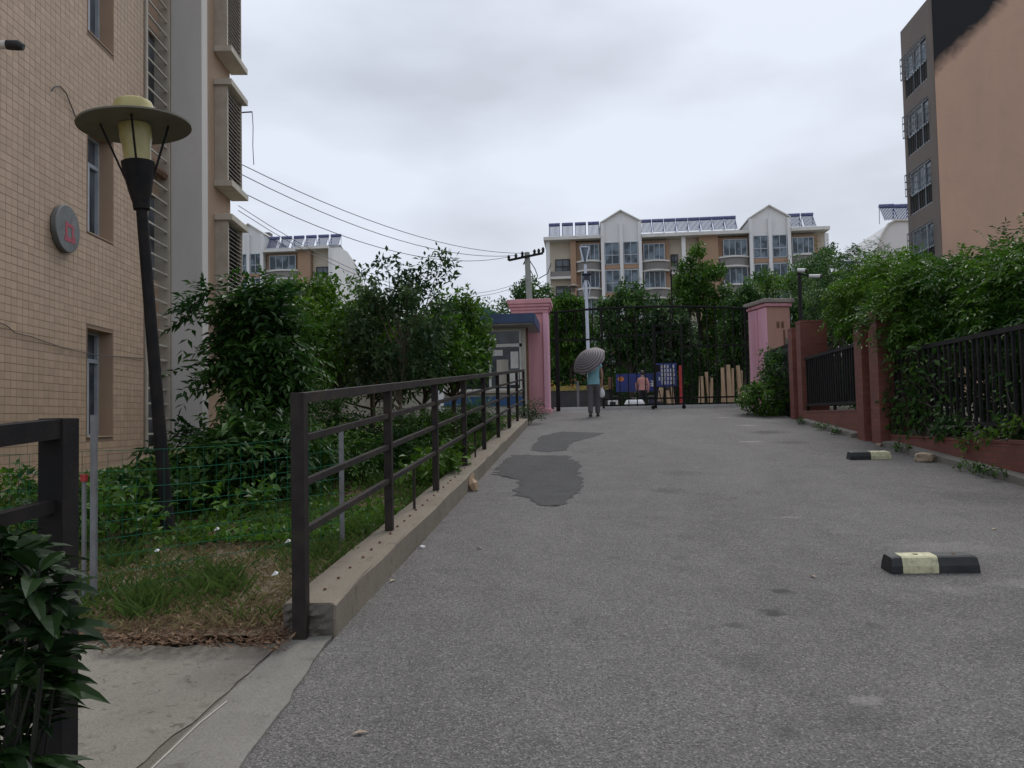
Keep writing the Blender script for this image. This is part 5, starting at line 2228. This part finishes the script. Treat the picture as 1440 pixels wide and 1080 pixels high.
lab = {0: 'short peeled tan log standing under the notice board', 1: 'peeled tan log standing in the pair beside the shrub beyond the gate', 2: 'tall peeled tan log standing in the row near the salmon pillar'}
for (px, top, w_, g_) in [(930, 545, 7, 0), (938.5, 549, 6.5, 0), (945, 544, 4, 0), (986, 529, 7.5, 1), (993.5, 523, 6, 1), (1001, 531, 5, 1), (1016, 517, 6.5, 2), (1023, 513, 8, 2), (1031, 518, 6.5, 2), (1037.5, 514, 7, 2), (1043, 521, 4, 2)]:
    q = at_z(px, top, 28.5)
    r_ = w_ / 2 / 1120 * 28.5
    m = MB()
    dx = random.uniform(-.14, .14)
    m.tube([(q[0] + dx, 28.5, gz(28) - .05), (q[0] + dx * .4, 28.5, (gz(28) + q[2]) / 2), (q[0], 28.5, q[2])], [r_ * random.uniform(1.0, 1.3), r_ * random.uniform(.85, 1.05), r_ * random.uniform(.7, .95)], 9)
    tag(m.build('log', 'log', smooth=True), lab[g_], 'log', 'peeled logs beyond the gate ' + 'abc'[g_])
# AC unit box, white sacks, scooter
q = at_z(862, 566, 27.5)
ac = thing('outdoor_unit', (q[0], 27.5, gz(27)), 'small white outdoor unit with a dark fan square beyond the gate', 'outdoor unit')
m = MB()
m.box(-.17, .17, -.1, .12, .0, .34)
m.build('case', 'white', ac, bevel=.01)
m = MB()
m.box(-.11, .09, -.108, -.1, .06, .27)
m.build('fan_grille', 'dark', ac)
q = at_z(905, 563, 28.0)
m = MB()
m.lathe([(.25, 0), (.34, .08), (.36, .2), (.28, .33), (.1, .4)], 12, (q[0] - .3, 28.2, gz(28)))
tag(m.build('sack', 'bagw', smooth=True), 'white filled sack on the ground near the pink dressed person', 'sack')
q = at_z(921, 565, 23.9)
sk = thing('scooter', (q[0], 23.9, gz(23.9)), 'small navy scooter parked just behind the gate centre post', 'scooter')
m = MB()
m.prism([(-.28, .12), (.28, .12), (.30, .3), (.12, .36), (.08, .55), (-.30, .52), (-.33, .3)], 'y', -.13, .13)
m.build('body', 'navy', sk, bevel=.03)
m = MB()
m.box(-.34, .1, -.12, .12, .53, .62)
m.build('seat', 'rubber', sk, bevel=.03)
for xx in (-.30, .36):
    m = MB()
    m.tube([(xx, -.045, .13), (xx, .045, .13)], .14, 14)
    w_ = m.build('wheel', 'rubber', sk, smooth=True)
    m = MB()
    m.tube([(xx, -.05, .13), (xx, .05, .13)], .06, 10)
    m.build('hub', 'galv', w_)
m = MB()
m.tube([(.38, 0, .15), (.27, 0, .6), (.24, 0, .85)], .025, 7)
m.build('stem', 'iron', sk)
m = MB()
m.tube([(.24, -.24, .87), (.24, .24, .87)], .018, 7)
m.build('handlebar', 'iron', sk)
m = MB()
m.box(-.1, .3, -.14, .14, .32, .36)
m.build('footboard', 'galv', sk)
sk.scale = (.58, .58, .58)
# low shop wall behind the boards
sh_ = thing('garden_wall', (8, 45, gz(45)), 'long low dark wall in the shade under the street trees beyond the gate', 'wall')
m = MB()
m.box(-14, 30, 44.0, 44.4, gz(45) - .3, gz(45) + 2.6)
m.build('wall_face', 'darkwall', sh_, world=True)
m = MB()
m.box(-14.05, 30.05, 43.93, 44.47, gz(45) + 2.601, gz(45) + 2.75)
m.build('coping', 'para', sh_, world=True)
cw = thing('low_wall', (-5.8, 19.3, gz(19.3)), 'low cream plastered wall seen under the trees behind the steel railing', 'wall')
m = MB()
m.box(-8.2, -3.75, 19.2, 19.4, gz(19) - .3, gz(19) + .75)
m.build('wall_face', 'cream', cw, world=True)
m = MB()
m.box(-8.22, -3.73, 19.17, 19.43, gz(19) + .751, gz(19) + .82)
m.build('coping', 'ledge', cw, world=True)
q = atY(525, 540, 13.0)
rs = thing('sign_board', (q[0], 13.0, gz(13)), 'small faded red board on a stake among the trees behind the railing', 'sign')
m = MB()
m.box(-.09, .09, -.01, .01, q[2] - gz(13) - .1, q[2] - gz(13) + .1)
m.build('board', 'redmark', rs)
m = MB()
m.box(-.015, .015, .011, .03, -.1, q[2] - gz(13) + .05)
m.build('stake', 'barkp', rs)
# small shed with a blue sheet roof far left behind the booth
q0, q1 = atY(668, 438, 40), atY(716, 430, 40)
shd = thing('shed', ((q0[0] + q1[0]) / 2, 41, gz(40)), 'small shed with a pale blue sheet roof behind the guard booth', 'shed')
m = MB()
m.box(q0[0] - 2, q1[0], 40.2, 44, gz(40) - .2, q0[2] - .5)
m.build('wall', 'wallw', shd, world=True)
m = MB()
m.prism([(q0[0] - 2.2, q0[2] - .5), (q1[0] + .2, q0[2] - .5), (q1[0] + .2, q0[2] - .4), ((q0[0] + q1[0]) / 2 - .5, q0[2] + .25), (q0[0] - 2.2, q0[2] - .4)], 'y', 40, 44.2)
m.build('roof', 'blue', shd, world=True)

# ================================================================== VEGETATION
def g3(px, py, yy):
    return atY(px, py, yy)


# -- near shrub at the lower left corner, leaves in front of the railing post
rngn = np.random.default_rng(77)
ns_ = thing('shrub', (-1.28, 1.62, gz(1.6)), 'glossy leaved shrub with shade put in its leaf colour in front of the near railing post', 'shrub')
m = MB()
sp_pos, sp_dir = [], []
tips = []
for (px, py) in [(5, 745), (25, 760), (55, 765), (80, 790), (-10, 770), (70, 850), (10, 870), (45, 900), (15, 770), (40, 790), (68, 800), (85, 830), (30, 850), (60, 880), (85, 860), (20, 920), (70, 920), (95, 905), (40, 960), (10, 990), (75, 970), (20, 1050), (60, 1065), (45, 1010), (-40, 800), (-60, 900), (-30, 980), (-90, 850), (5, 820), (50, 830), (95, 945), (30, 1075), (-10, 900), (-20, 1060)]:
    yy = rngn.uniform(1.45, 1.8)
    e = g3(px - 12, py, yy) - np.array(ns_.location)
    tips.append(e)
    b_ = np.array([rngn.normal(0, .05), rngn.normal(0, .06), 0])
    m.tube([b_, b_ * .5 + e * .5 + np.array([0, 0, .05]), e], [.0045, .004, .002], 5, False)
m.build('stem', 'darkstem', ns_)
P_, D_, L_ = [], [], []
for e in tips:
    ax = nrm(e + np.array([0, 0, .5]) + rngn.normal(0, .25, 3))
    for k in range(19):
        a = rngn.uniform(0, 2 * math.pi)
        s1 = nrm(np.cross(ax, np.array([.3, .7, .1])))
        s2 = np.cross(ax, s1)
        d = s1 * math.cos(a) + s2 * math.sin(a) + ax * rngn.uniform(.1, 1.1)
        P_.append(e - ax * rngn.uniform(0, .07))
        D_.append(d)
        L_.append(rngn.uniform(.065, .135))
P_, D_, L_ = np.array(P_), nrm(np.array(D_)), np.array(L_)
# curved leaves with six faces each
n = len(P_)
up = nrm(rngn.normal(0, .35, (n, 3)) + np.array([0, 0, 1.0]))
side = nrm(np.cross(D_, up))
nn = np.cross(side, D_)
tt = np.array([0, .25, .55, .8, 1.0])
ww = np.array([.03, .8, 1.0, .62, .0])
vs_ = []
for t, w_ in zip(tt, ww):
    c = P_ + D_ * (L_ * t)[:, None] - np.array([0, 0, 1.0]) * (L_ * .35 * t * t)[:, None]
    wd = side * (L_ * .145 * w_)[:, None]
    vs_ += [c + wd + nn * (L_ * .05 * w_)[:, None], c, c - wd + nn * (L_ * .05 * w_)[:, None]]
v = np.stack(vs_, 1).reshape(-1, 3)
fq = []
for s_ in range(4):
    fq += [[s_ * 3, s_ * 3 + 1, s_ * 3 + 4, s_ * 3 + 3], [s_ * 3 + 1, s_ * 3 + 2, s_ * 3 + 5, s_ * 3 + 4]]
fq = np.array(fq)
f = (np.arange(n)[:, None, None] * 15 + fq[None]).reshape(-1, 4)
raw_mesh('foliage', v, f, 'lf_gloss_shaded', ns_, np.repeat(rngn.beta(2, 2, n), 8))

# -- shrubs and small trees on the left bank
SG = 'shrubs on the left bank'
b_ = g3(350, 700, 8.2)
plant('shrub', (b_[0], 8.2, gz(8.2)), tuple(g3(372, 490, 8.2)), (.38, .42, .72), 'big dark green bush with feathery leaves in front of the grey fin', 'shrub', SG, 'lf_dark',
      n_clump=70, per=13, ll=.12, clen=.36, wid=.42, clump_r=.12, trunk_r=.03, stems=3, seed=21, zmin=-.6, limbs=24,
      extra=[tuple(g3(300, 418, 8.0)), tuple(g3(292, 520, 8.0)), tuple(g3(285, 440, 8.1))])
b_ = g3(340, 705, 7.4)
plant('shrub', (b_[0], 7.4, gz(7.4)), tuple(g3(350, 645, 7.4)), (.42, .42, .34), 'low spreading bush with drooping leaves at the foot of the big dark bush', 'shrub', SG, 'lf_dark',
      n_clump=56, per=13, ll=.12, clen=.38, wid=.40, clump_r=.12, trunk_r=.02, stems=4, seed=22, limbs=20, extra=[tuple(g3(262, 615, 7.4)), tuple(g3(255, 655, 7.4))])
b_ = g3(470, 640, 11.0)
plant('small_tree', (b_[0], 11.0, gz(11)), tuple(g3(478, 475, 11.0)), (.75, .7, .75), 'bright green round tree between the dark bush and the thin topped tree', 'tree', SG, 'lf_bright',
      n_clump=80, per=60, ll=.10, style='simple', wid=.46, clump_r=.24, trunk_r=.04, seed=23)
b_ = g3(565, 610, 10.2)
xt = [tuple(g3(px, py, 10.2)) for px, py in [(606, 372), (622, 362), (632, 380), (615, 395), (598, 402), (545, 372), (530, 382), (560, 378), (512, 385), (575, 388), (590, 385)]]
plant('small_tree', (b_[0], 10.2, gz(10.2)), tuple(g3(560, 475, 10.2)), (.72, .65, .78), 'grey green tree with thin twigs reaching above the others behind the railing', 'tree', SG, 'lf_grey',
      n_clump=110, per=42, ll=.095, style='simple', wid=.42, clump_r=.19, trunk_r=.032, seed=24, limbs=26, extra=xt, bark='barkp')
b_ = g3(640, 600, 13.5)
plant('small_tree', (b_[0], 13.5, gz(13.5)), tuple(g3(630, 490, 13.5)), (.66, .7, .95), 'dense mid green tree beside the guard booth', 'tree', SG, 'lf_mid',
      n_clump=110, per=60, ll=.11, style='simple', wid=.48, clump_r=.24, trunk_r=.05, seed=25, zmin=-.55, limbs=26, extra=[tuple(g3(662, 436, 13.5)), tuple(g3(620, 425, 13.5)), tuple(g3(676, 462, 13.5))])
b_ = g3(590, 620, 12.0)
plant('small_tree', (b_[0], 12.0, gz(12)), tuple(g3(598, 500, 12.0)), (.8, .7, .65), 'dark leafy tree standing behind the middle of the steel railing', 'tree', SG, 'lf_mid',
      n_clump=80, per=50, ll=.11, style='simple', wid=.48, clump_r=.22, trunk_r=.045, seed=26, zmin=-.5)
b_ = g3(520, 640, 14.5)
plant('small_tree', (b_[0], 14.5, gz(14.5)), tuple(g3(520, 500, 14.5)), (1.3, .9, .95), 'wide dark tree at the back of the bank near the tan block', 'tree', SG, 'lf_street',
      n_clump=100, per=50, ll=.14, style='simple', wid=.46, clump_r=.3, trunk_r=.06, seed=27)
b_ = g3(430, 600, 16)
plant('small_tree', (b_[0], 16.0, gz(16)), tuple(g3(430, 470, 16)), (1.1, .9, 1.1), 'mid green tree at the far corner of the tan block', 'tree', SG, 'lf_mid',
      n_clump=100, per=56, ll=.13, style='simple', wid=.46, clump_r=.3, trunk_r=.06, seed=28)
b_ = g3(690, 590, 27)
plant('small_tree', (b_[0], 27.0, gz(27)), tuple(g3(672, 470, 27)), (1.5, 1.2, 1.2), 'loose green tree behind the guard booth roof', 'tree', None, 'lf_street',
      n_clump=60, per=34, ll=.17, style='simple', wid=.45, clump_r=.45, trunk_r=.08, seed=29)
# low undergrowth under them
lows = [(470, 640, 8.6, .5, .3, 'lf_mid', 'low bush with fine leaves under the bright green tree'), (535, 620, 9.6, .55, .32, 'lf_dark', 'low dark bush at the trunk of the grey green tree'),
        (600, 612, 11.2, .6, .3, 'lf_mid', 'low green bush under the dark leafy tree behind the railing'), (665, 590, 14.6, .5, .28, 'lf_dark', 'low dark bush under the tree beside the guard booth'),
        (440, 600, 9.4, .5, .45, 'lf_dark', 'upright dark bush close behind the first railing post')]
for i, (px, py, yy, rx, rz_, lf, lb_) in enumerate(lows):
    c = g3(px, py, yy)
    plant('bush', (c[0], yy, gz(yy)), (c[0], yy, max(c[2], gz(yy) + rz_ * .8)), (rx, .45, rz_), lb_, 'bush', SG, lf, n_clump=34, per=14, ll=.07, clen=.26, clump_r=.14, trunk_r=.014, stems=3, seed=40 + i, limbs=12)
# leafy weeds near the lamp foot
wd = [(150, 735, 5.9), (185, 725, 6.5), (262, 715, 6.6), (300, 725, 6.9), (205, 700, 7.4), (270, 690, 7.5), (325, 735, 6.5), (135, 715, 7.0), (60, 720, 6.3), (20, 700, 7.0), (90, 745, 5.6), (225, 745, 6.4), (165, 760, 5.5), (375, 690, 7.8)]
for i, (px, py, yy) in enumerate(wd):
    c = g3(px, py, yy)
    plant('weed', (c[0], yy, gz(yy) + .05), (c[0], yy, gz(yy) + .30), (.32, .28, .22), 'broad leaved green weed in the thicket around the lamp foot', 'weed', 'weeds around the lamp foot', 'lf_dark' if i % 3 else 'lf_mid',
          n_clump=14, per=15, ll=.085, style='simple', wid=.6, clump_r=.12, trunk_r=.008, stems=2, seed=60 + i, limbs=8, parts=('stem', 'leaves'), lo=.2)
c = g3(632, 655, 8.9)
for i, (dx, yy) in enumerate(((0, 8.7), (.07, 9.3), (-.12, 8.2))):
    plant('weed', (-1.66 + dx, yy, gz(yy) + .08), (-1.64 + dx, yy, gz(yy) + .30), (.2, .3, .16), 'bright green weed leaning over the kerb behind the third railing post', 'weed', 'bright weeds at the kerb', 'lf_bright',
          n_clump=14, per=12, ll=.10, style='simple', wid=.6, clump_r=.1, trunk_r=.008, stems=2, seed=80 + i, limbs=8, parts=('stem', 'leaves'), lo=.2)
plant('weed', (-1.33, 18.0, gz(18)), (-1.3, 18.0, gz(18) + .28), (.32, .5, .22), 'straggly olive weed growing at the end of the kerb by the pink pillar', 'weed', None, 'lf_grey',
      n_clump=26, per=16, ll=.10, style='simple', wid=.25, clump_r=.14, trunk_r=.008, stems=3, seed=85, limbs=10, parts=('stem', 'leaves'), lo=.1)

# -- right side
RG = 'trees and shrubs behind the brick fence'
rt = [(1420, 440, 8.6, .7, .62, 'lf_dark', 'compound', 'feathery dark shrub arching over the long iron fence panel'),
      (1330, 432, 10.6, .8, .66, 'lf_mid', 'compound', 'mid green shrub with long leaves above the middle of the iron fence'),
      (1268, 436, 12.6, .95, .85, 'lf_mid', 'compound', 'leafy shrub hanging over the dark red pier pair'),
      (1215, 425, 15.5, 1.1, .75, 'lf_bright', 'compound', 'yellow green shrub above the short iron fence panel'),
      (1165, 415, 24.5, 1.6, 1.5, 'lf_street', 'simple', 'dark green tree behind the tall pair of piers'),
      (1375, 480, 9.8, .7, .55, 'lf_dark', 'compound', 'dark shrub pressed against the iron bars from behind')]
for i, (px, py, yy, rx, rz_, lf, sty, lb_) in enumerate(rt):
    c = g3(px, py, yy)
    x = max(c[0], 5.65 if i != 2 else 5.3)
    ex_ = [tuple(g3(a_, b_, d_)) for a_, b_, d_ in [(1250, 452, 12.25), (1232, 446, 12.3), (1275, 470, 12.1), (1285, 500, 11.9), (1215, 452, 12.9), (1262, 485, 12.2), (1300, 470, 11.6), (1320, 500, 11.2)]] if i == 2 else None
    plant('shrub' if i != 4 else 'small_tree', (x + .3, yy, gz(yy) + .1), (x + .1, yy, c[2]), (rx, 1.25, rz_), lb_, 'shrub' if i != 4 else 'tree', RG, lf, n_clump=90, per=16 if sty == 'compound' else 38,
          ll=.10 if sty == 'compound' else .12, style=sty, clen=.34, wid=.42 if sty == 'compound' else .42, clump_r=.22 if sty == 'compound' else .32, trunk_r=.045, stems=2, seed=100 + i, limbs=26, extra=ex_)
for i, (yy, lb_) in enumerate([(6.4, 'dense dark undergrowth behind the lower end of the iron fence'), (8.2, 'dense dark undergrowth behind the middle of the long iron panel'), (9.9, 'dense dark undergrowth between the long panel and the arching shrubs'), (11.6, 'dense dark undergrowth right behind the dark red pier'), (14.2, 'dense dark undergrowth behind the short iron panel'), (16.0, 'dense dark undergrowth beside the wide brick pier')]):
    plant('bush', (5.6, yy, gz(yy)), (5.55, yy, gz(yy) + .95), (.5, 1.05, .85), lb_, 'bush', RG, 'lf_dark', n_clump=80, per=30, ll=.12, style='simple', wid=.5, clump_r=.22, trunk_r=.02, stems=3, seed=170 + i, limbs=18, zmin=-1.0)
# spiky topped trees behind
for i, (px, py, yy, rx, rz_, lb_) in enumerate([(1428, 405, 12.5, 1.0, .62, 'tall feathery tree against the orange wall'), (1300, 428, 16.5, 1.3, .7, 'wide feathery tree under the white gable'), (1230, 410, 22.0, 1.6, 1.0, 'loose tree beyond the short fence panel')]):
    c = g3(px, py, yy)
    plant('small_tree', (c[0], yy, gz(yy)), tuple(c), (rx, 1.3, rz_), lb_, 'tree', RG, ('lf_dark', 'lf_mid', 'lf_street')[i], n_clump=80, per=14, ll=.11, clen=.45, clump_r=.3, trunk_r=.06, seed=120 + i, limbs=26)
# vine on the iron bars
rv_ = np.random.default_rng(5)
vn = thing('vine', (4.5, 11.2, 1.0), 'dark climbing vine covering the iron bars beside the dark red pier', 'vine', RG)
m = MB()
Pq = []
for k in range(26):
    y = rv_.uniform(10.5, 12.3) if k < 22 else rv_.uniform(8.4, 10.2)
    top = rv_.uniform(1.5, 2.3) if y > 10.6 else rv_.uniform(1.15, 1.8)
    pts = [np.array([4.5 + rv_.normal(0, .03), y + rv_.normal(0, .1) * j, 1.0 + (top - 1.0) * j / 4]) - np.array([4.5, 11.2, 1.0]) for j in range(5)]
    m.tube(pts, [.008, .007, .006, .005, .003], 4, False)
    for j in range(32):
        t = rv_.uniform(.05, 1)
        p = pts[0] * (1 - t) + pts[4] * t
        Pq.append(p + rv_.normal(0, .07, 3) * np.array([.8, 1.3, 1]))
m.build('stem', 'bark', vn)
Pq = np.array(Pq)
v, f, t = leaf_geo(Pq, nrm(rv_.normal(0, 1, Pq.shape) + np.array([-.6, 0, -.2])), rv_.uniform(.06, .11, len(Pq)), .6, rv_, flat=.2)
raw_mesh('leaves', v, f, 'lf_dark', vn, t)
# trailing creeper over the low wall
cp = thing('creeper', (4.42, 9.5, 1.0), 'yellowing creeper trailing over the low brick wall', 'creeper')
m = MB()
pts = [np.array(atX(px, py, 4.43)) - np.array([4.42, 9.5, 1.0]) for px, py in [(1440, 592), (1410, 600), (1385, 612), (1365, 618), (1350, 628)]]
m.tube(pts, [.006, .006, .005, .005, .003], 5, False)
m.build('stem', 'bark', cp)
Pq = np.concatenate([np.array([pts[k] * (1 - t) + pts[k + 1] * t + rv_.normal(0, .045, 3) * np.array([.3, 1, 1]) for t in rv_.uniform(0, 1, 40)]) for k in range(4)])
v, f, t = leaf_geo(Pq, nrm(rv_.normal(0, 1, Pq.shape) + np.array([-.5, 0, -.3])), rv_.uniform(.04, .08, len(Pq)), .6, rv_, flat=.2)
raw_mesh('leaves', v, f, 'lf_bright', cp, t)
# bush at the foot of the right pillar
c = g3(1080, 555, 19.3)
plant('bush', (4.25, 19.3, gz(19.3)), (4.15, 19.3, gz(19.3) + .38), (.55, .9, .42), 'dense green bush at the foot of the salmon gate pillar', 'bush', None, 'lf_mid', n_clump=70, per=30, ll=.10, style='simple', wid=.55,
      clump_r=.16, trunk_r=.015, stems=4, seed=141, limbs=20, zmin=-.9)
plant('bush', (4.55, 19.6, gz(19.6)), (4.5, 19.8, gz(19.6) + 1.05), (.35, .9, .5), 'leafy bush climbing the dark fence piece beside the salmon pillar', 'bush', None, 'lf_dark', n_clump=50, per=26, ll=.10, style='simple', wid=.5,
      clump_r=.18, trunk_r=.015, stems=3, seed=142, limbs=16)
# weeds along the right edge kerb
for i, (yy, dx) in enumerate([(16.4, .0), (15.0, .02), (14.1, .0), (9.4, .0), (8.9, .02), (11.4, 0.03)]):
    plant('weed', (4.26 + dx, yy, gz(yy)), (4.24 + dx, yy, gz(yy) + .08), (.10, .22, .07), 'tiny green weed in the joint of the edge kerb under the brick wall', 'weed', 'weeds in the kerb joint', 'lf_mid' if i % 2 else 'lf_dark',
          n_clump=8, per=12, ll=.05, style='simple', wid=.45, clump_r=.05, trunk_r=.004, stems=1, seed=150 + i, limbs=4, parts=('stem', 'leaves'), lo=.1)

# -- street trees beyond the gate
TG = 'street trees beyond the gate'
stt = [(748, 455, 38, 2.0, 2.1, .25, 'dark tree around the foot of the utility pole'),
       (803, 462, 36, 1.1, 1.75, .2, 'street tree left of the pale street light'),
       (886, 455, 35, 1.7, 1.75, .2, 'round street tree in front of the first white gable'),
       (938, 478, 34, 1.2, 1.4, .1, 'street tree with a dark crown behind the gate mast'),
       (985, 445, 37, 2.5, 3.3, .55, 'tall cone shaped street tree in front of the cream block'),
       (1048, 460, 34, 1.25, 2.0, .3, 'dense street tree behind the right end of the gate'),
       (1095, 435, 40, 2.3, 2.4, .1, 'wide street tree in front of the second white gable'),
       (1165, 420, 42, 2.2, 2.6, .35, 'tall dark street tree right of the cream block'),
       (1205, 440, 38, 1.8, 1.9, .1, 'low street tree in front of the white curved gable'),
       (850, 500, 42, 3.0, 1.8, 0, 'deep shaded tree behind the walking person'),
       (990, 505, 44, 4.0, 1.7, 0, 'broad low tree filling the shade behind the notice board'),
       (770, 500, 46, 2.4, 1.7, 0, 'low dark tree behind the pink pillar')]
for i, (px, py, yy, rx, rz_, cone, lb_) in enumerate(stt):
    c = g3(px, py, yy)
    if i >= 9:
        yy = min(yy, 43.0)
        c = g3(px, py, yy)
    plant('street_tree', (c[0], yy, gz(yy)), tuple(c), (rx, rx * .85, rz_), lb_, 'tree', TG, ('lf_street', 'lf_mid', 'lf_street', 'lf_grey', 'lf_mid')[i % 5] if i < 9 else 'lf_dark', n_clump=190 if i == 4 else 115, per=80, ll=.19, style='simple', wid=.46,
          clump_r=.36, trunk_r=.12, seed=200 + i, cone=cone, limbs=26, lo=.3, zmin=-.95)
# dark hedge under them
rngh = np.random.default_rng(9)
hd_ = thing('hedge', (1.0, 36, gz(36)), 'dark clipped hedge in the shade beyond the iron gate', 'hedge')
N = 9000
Pq = np.stack([rngh.uniform(-5, 10.5, N), rngh.normal(0, .35, N), rngh.uniform(.1, 1.9, N)], 1)
v, f, t = leaf_geo(Pq, nrm(rngh.normal(0, 1, Pq.shape)), rngh.uniform(.1, .2, N), .5, rngh, tone=rngh.beta(1.5, 3, N))
raw_mesh('foliage', v, f, 'lf_dark', hd_, t)
m = MB()
for k in range(32):
    x = -5 + 15.5 * k / 31
    m.tube([(x, 0, -.05), (x + rngh.normal(0, .1), rngh.normal(0, .1), 1.2)], [.03, .012], 5)
m.build('stem', 'bark', hd_)


# -- grass, dry stalks and litter on the bank
def scatter(name, n, xr, yr, mat, hmin, hmax, wid, dens, label, cat, seed, lean=.45, z0=0.0, flat=False):
    rng_ = np.random.default_rng(seed)
    x = rng_.uniform(*xr, n)
    y = yr[0] + (yr[1] - yr[0]) * rng_.uniform(0, 1, n) ** 1.5
    keep = dens(x, y) > rng_.uniform(0, 1, n)
    x, y = x[keep], y[keep]
    k = len(x)
    z = np.array([bankz(a, b) for a, b in zip(x, y)]) - .03 + z0
    h = rng_.uniform(hmin, hmax, k)
    p = np.stack([x, y, z], 1)
    if flat:
        d = nrm(np.stack([rng_.normal(0, 1, k), rng_.normal(0, 1, k), rng_.normal(.15, .25, k)], 1))
        p[:, 2] += .035 + rng_.uniform(0, .03, k)
    else:
        d = nrm(np.stack([rng_.normal(0, lean, k), rng_.normal(0, lean, k), np.ones(k)], 1))
    v, f, t = leaf_geo(p, d, h, wid, rng_, droop=.25 if not flat else .05, flat=.0, fold=.3)
    o_ = raw_mesh(name, v, f, mat, None, t)
    tag(o_, label, cat, kind='stuff')


def nz2(x, y, s, o=0.0):
    return .5 + .5 * np.sin(x * s + o) * np.sin(y * s * .8 + 1.3 * o) + .25 * np.sin(x * s * 2.3 + y * s * 1.7 + o)


scatter('grass', 110000, (-6.5, -1.57), (3.98, 15.0), 'grass', .04, .16, .036, lambda x, y: np.clip(nz2(x, y, 2.9, .6) * 1.15 - .18 + (x > -1.95) * .35, 0.02, .9) * np.clip((y - 3.95) * 2.2, 0, 1), 'green grass on the bank between kerb and mesh fence', 'grass', 1)
scatter('tall_grass', 26000, (-6.0, -1.58), (4.1, 9.0), 'grass', .12, .27, .022, lambda x, y: np.clip((nz2(x, y, 4.1, 1.9) - .72) * 3, 0, 1), 'taller green grass tufts on the bank', 'grass', 12, .5)
scatter('dry_grass', 46000, (-6.5, -1.57), (3.95, 12.0), 'dry', .04, .13, .035, lambda x, y: np.clip(1.3 - nz2(x, y, 2.9, .6), .15, 1), 'straw coloured dry grass on the bank', 'grass', 2, .9)
scatter('leaf_litter', 16000, (-4.2, -1.46), (3.68, 4.9), 'litter', .012, .055, .24, lambda x, y: np.clip(1.1 - np.abs(y - 4.03 - .1 * np.sin(x * 4) - .1 * np.sin(x * 9.3)) * 2.3, 0, 1), 'brown dead leaves and needles along the edge of the concrete pad', 'leaf litter', 3, flat=True, z0=-.03)
scatter('ground_cover', 26000, (-6.5, -1.6), (5.6, 19.0), 'lf_mid', .04, .10, .55, lambda x, y: np.clip(nz2(x, y, 1.7, 2.2) * .9 + (y > 8) * .3, 0, 1), 'low leafy ground cover under the bank shrubs', 'ground cover', 4, 1.2, .05)
# white scraps on the grass
for i, (px, py) in enumerate([(305, 775), (387, 842), (405, 796), (220, 798)]):
    q = onramp(px, py)
    m = MB()
    s_ = .022
    m.add([(-s_, -s_ * .4, 0), (s_, -s_ * .6, .012), (s_ * .8, s_ * .5, .02), (-s_ * .6, s_ * .5, .006), (0, 0, .03)], [(0, 1, 4), (1, 2, 4), (2, 3, 4), (3, 0, 4)])
    o_ = m.build('paper_scrap', 'white')
    o_.location = (q[0], q[1], bankz(q[0], q[1]) + .05)
    tag(o_, 'small white paper scrap lying in the bank grass', 'litter', 'paper scraps in the grass')
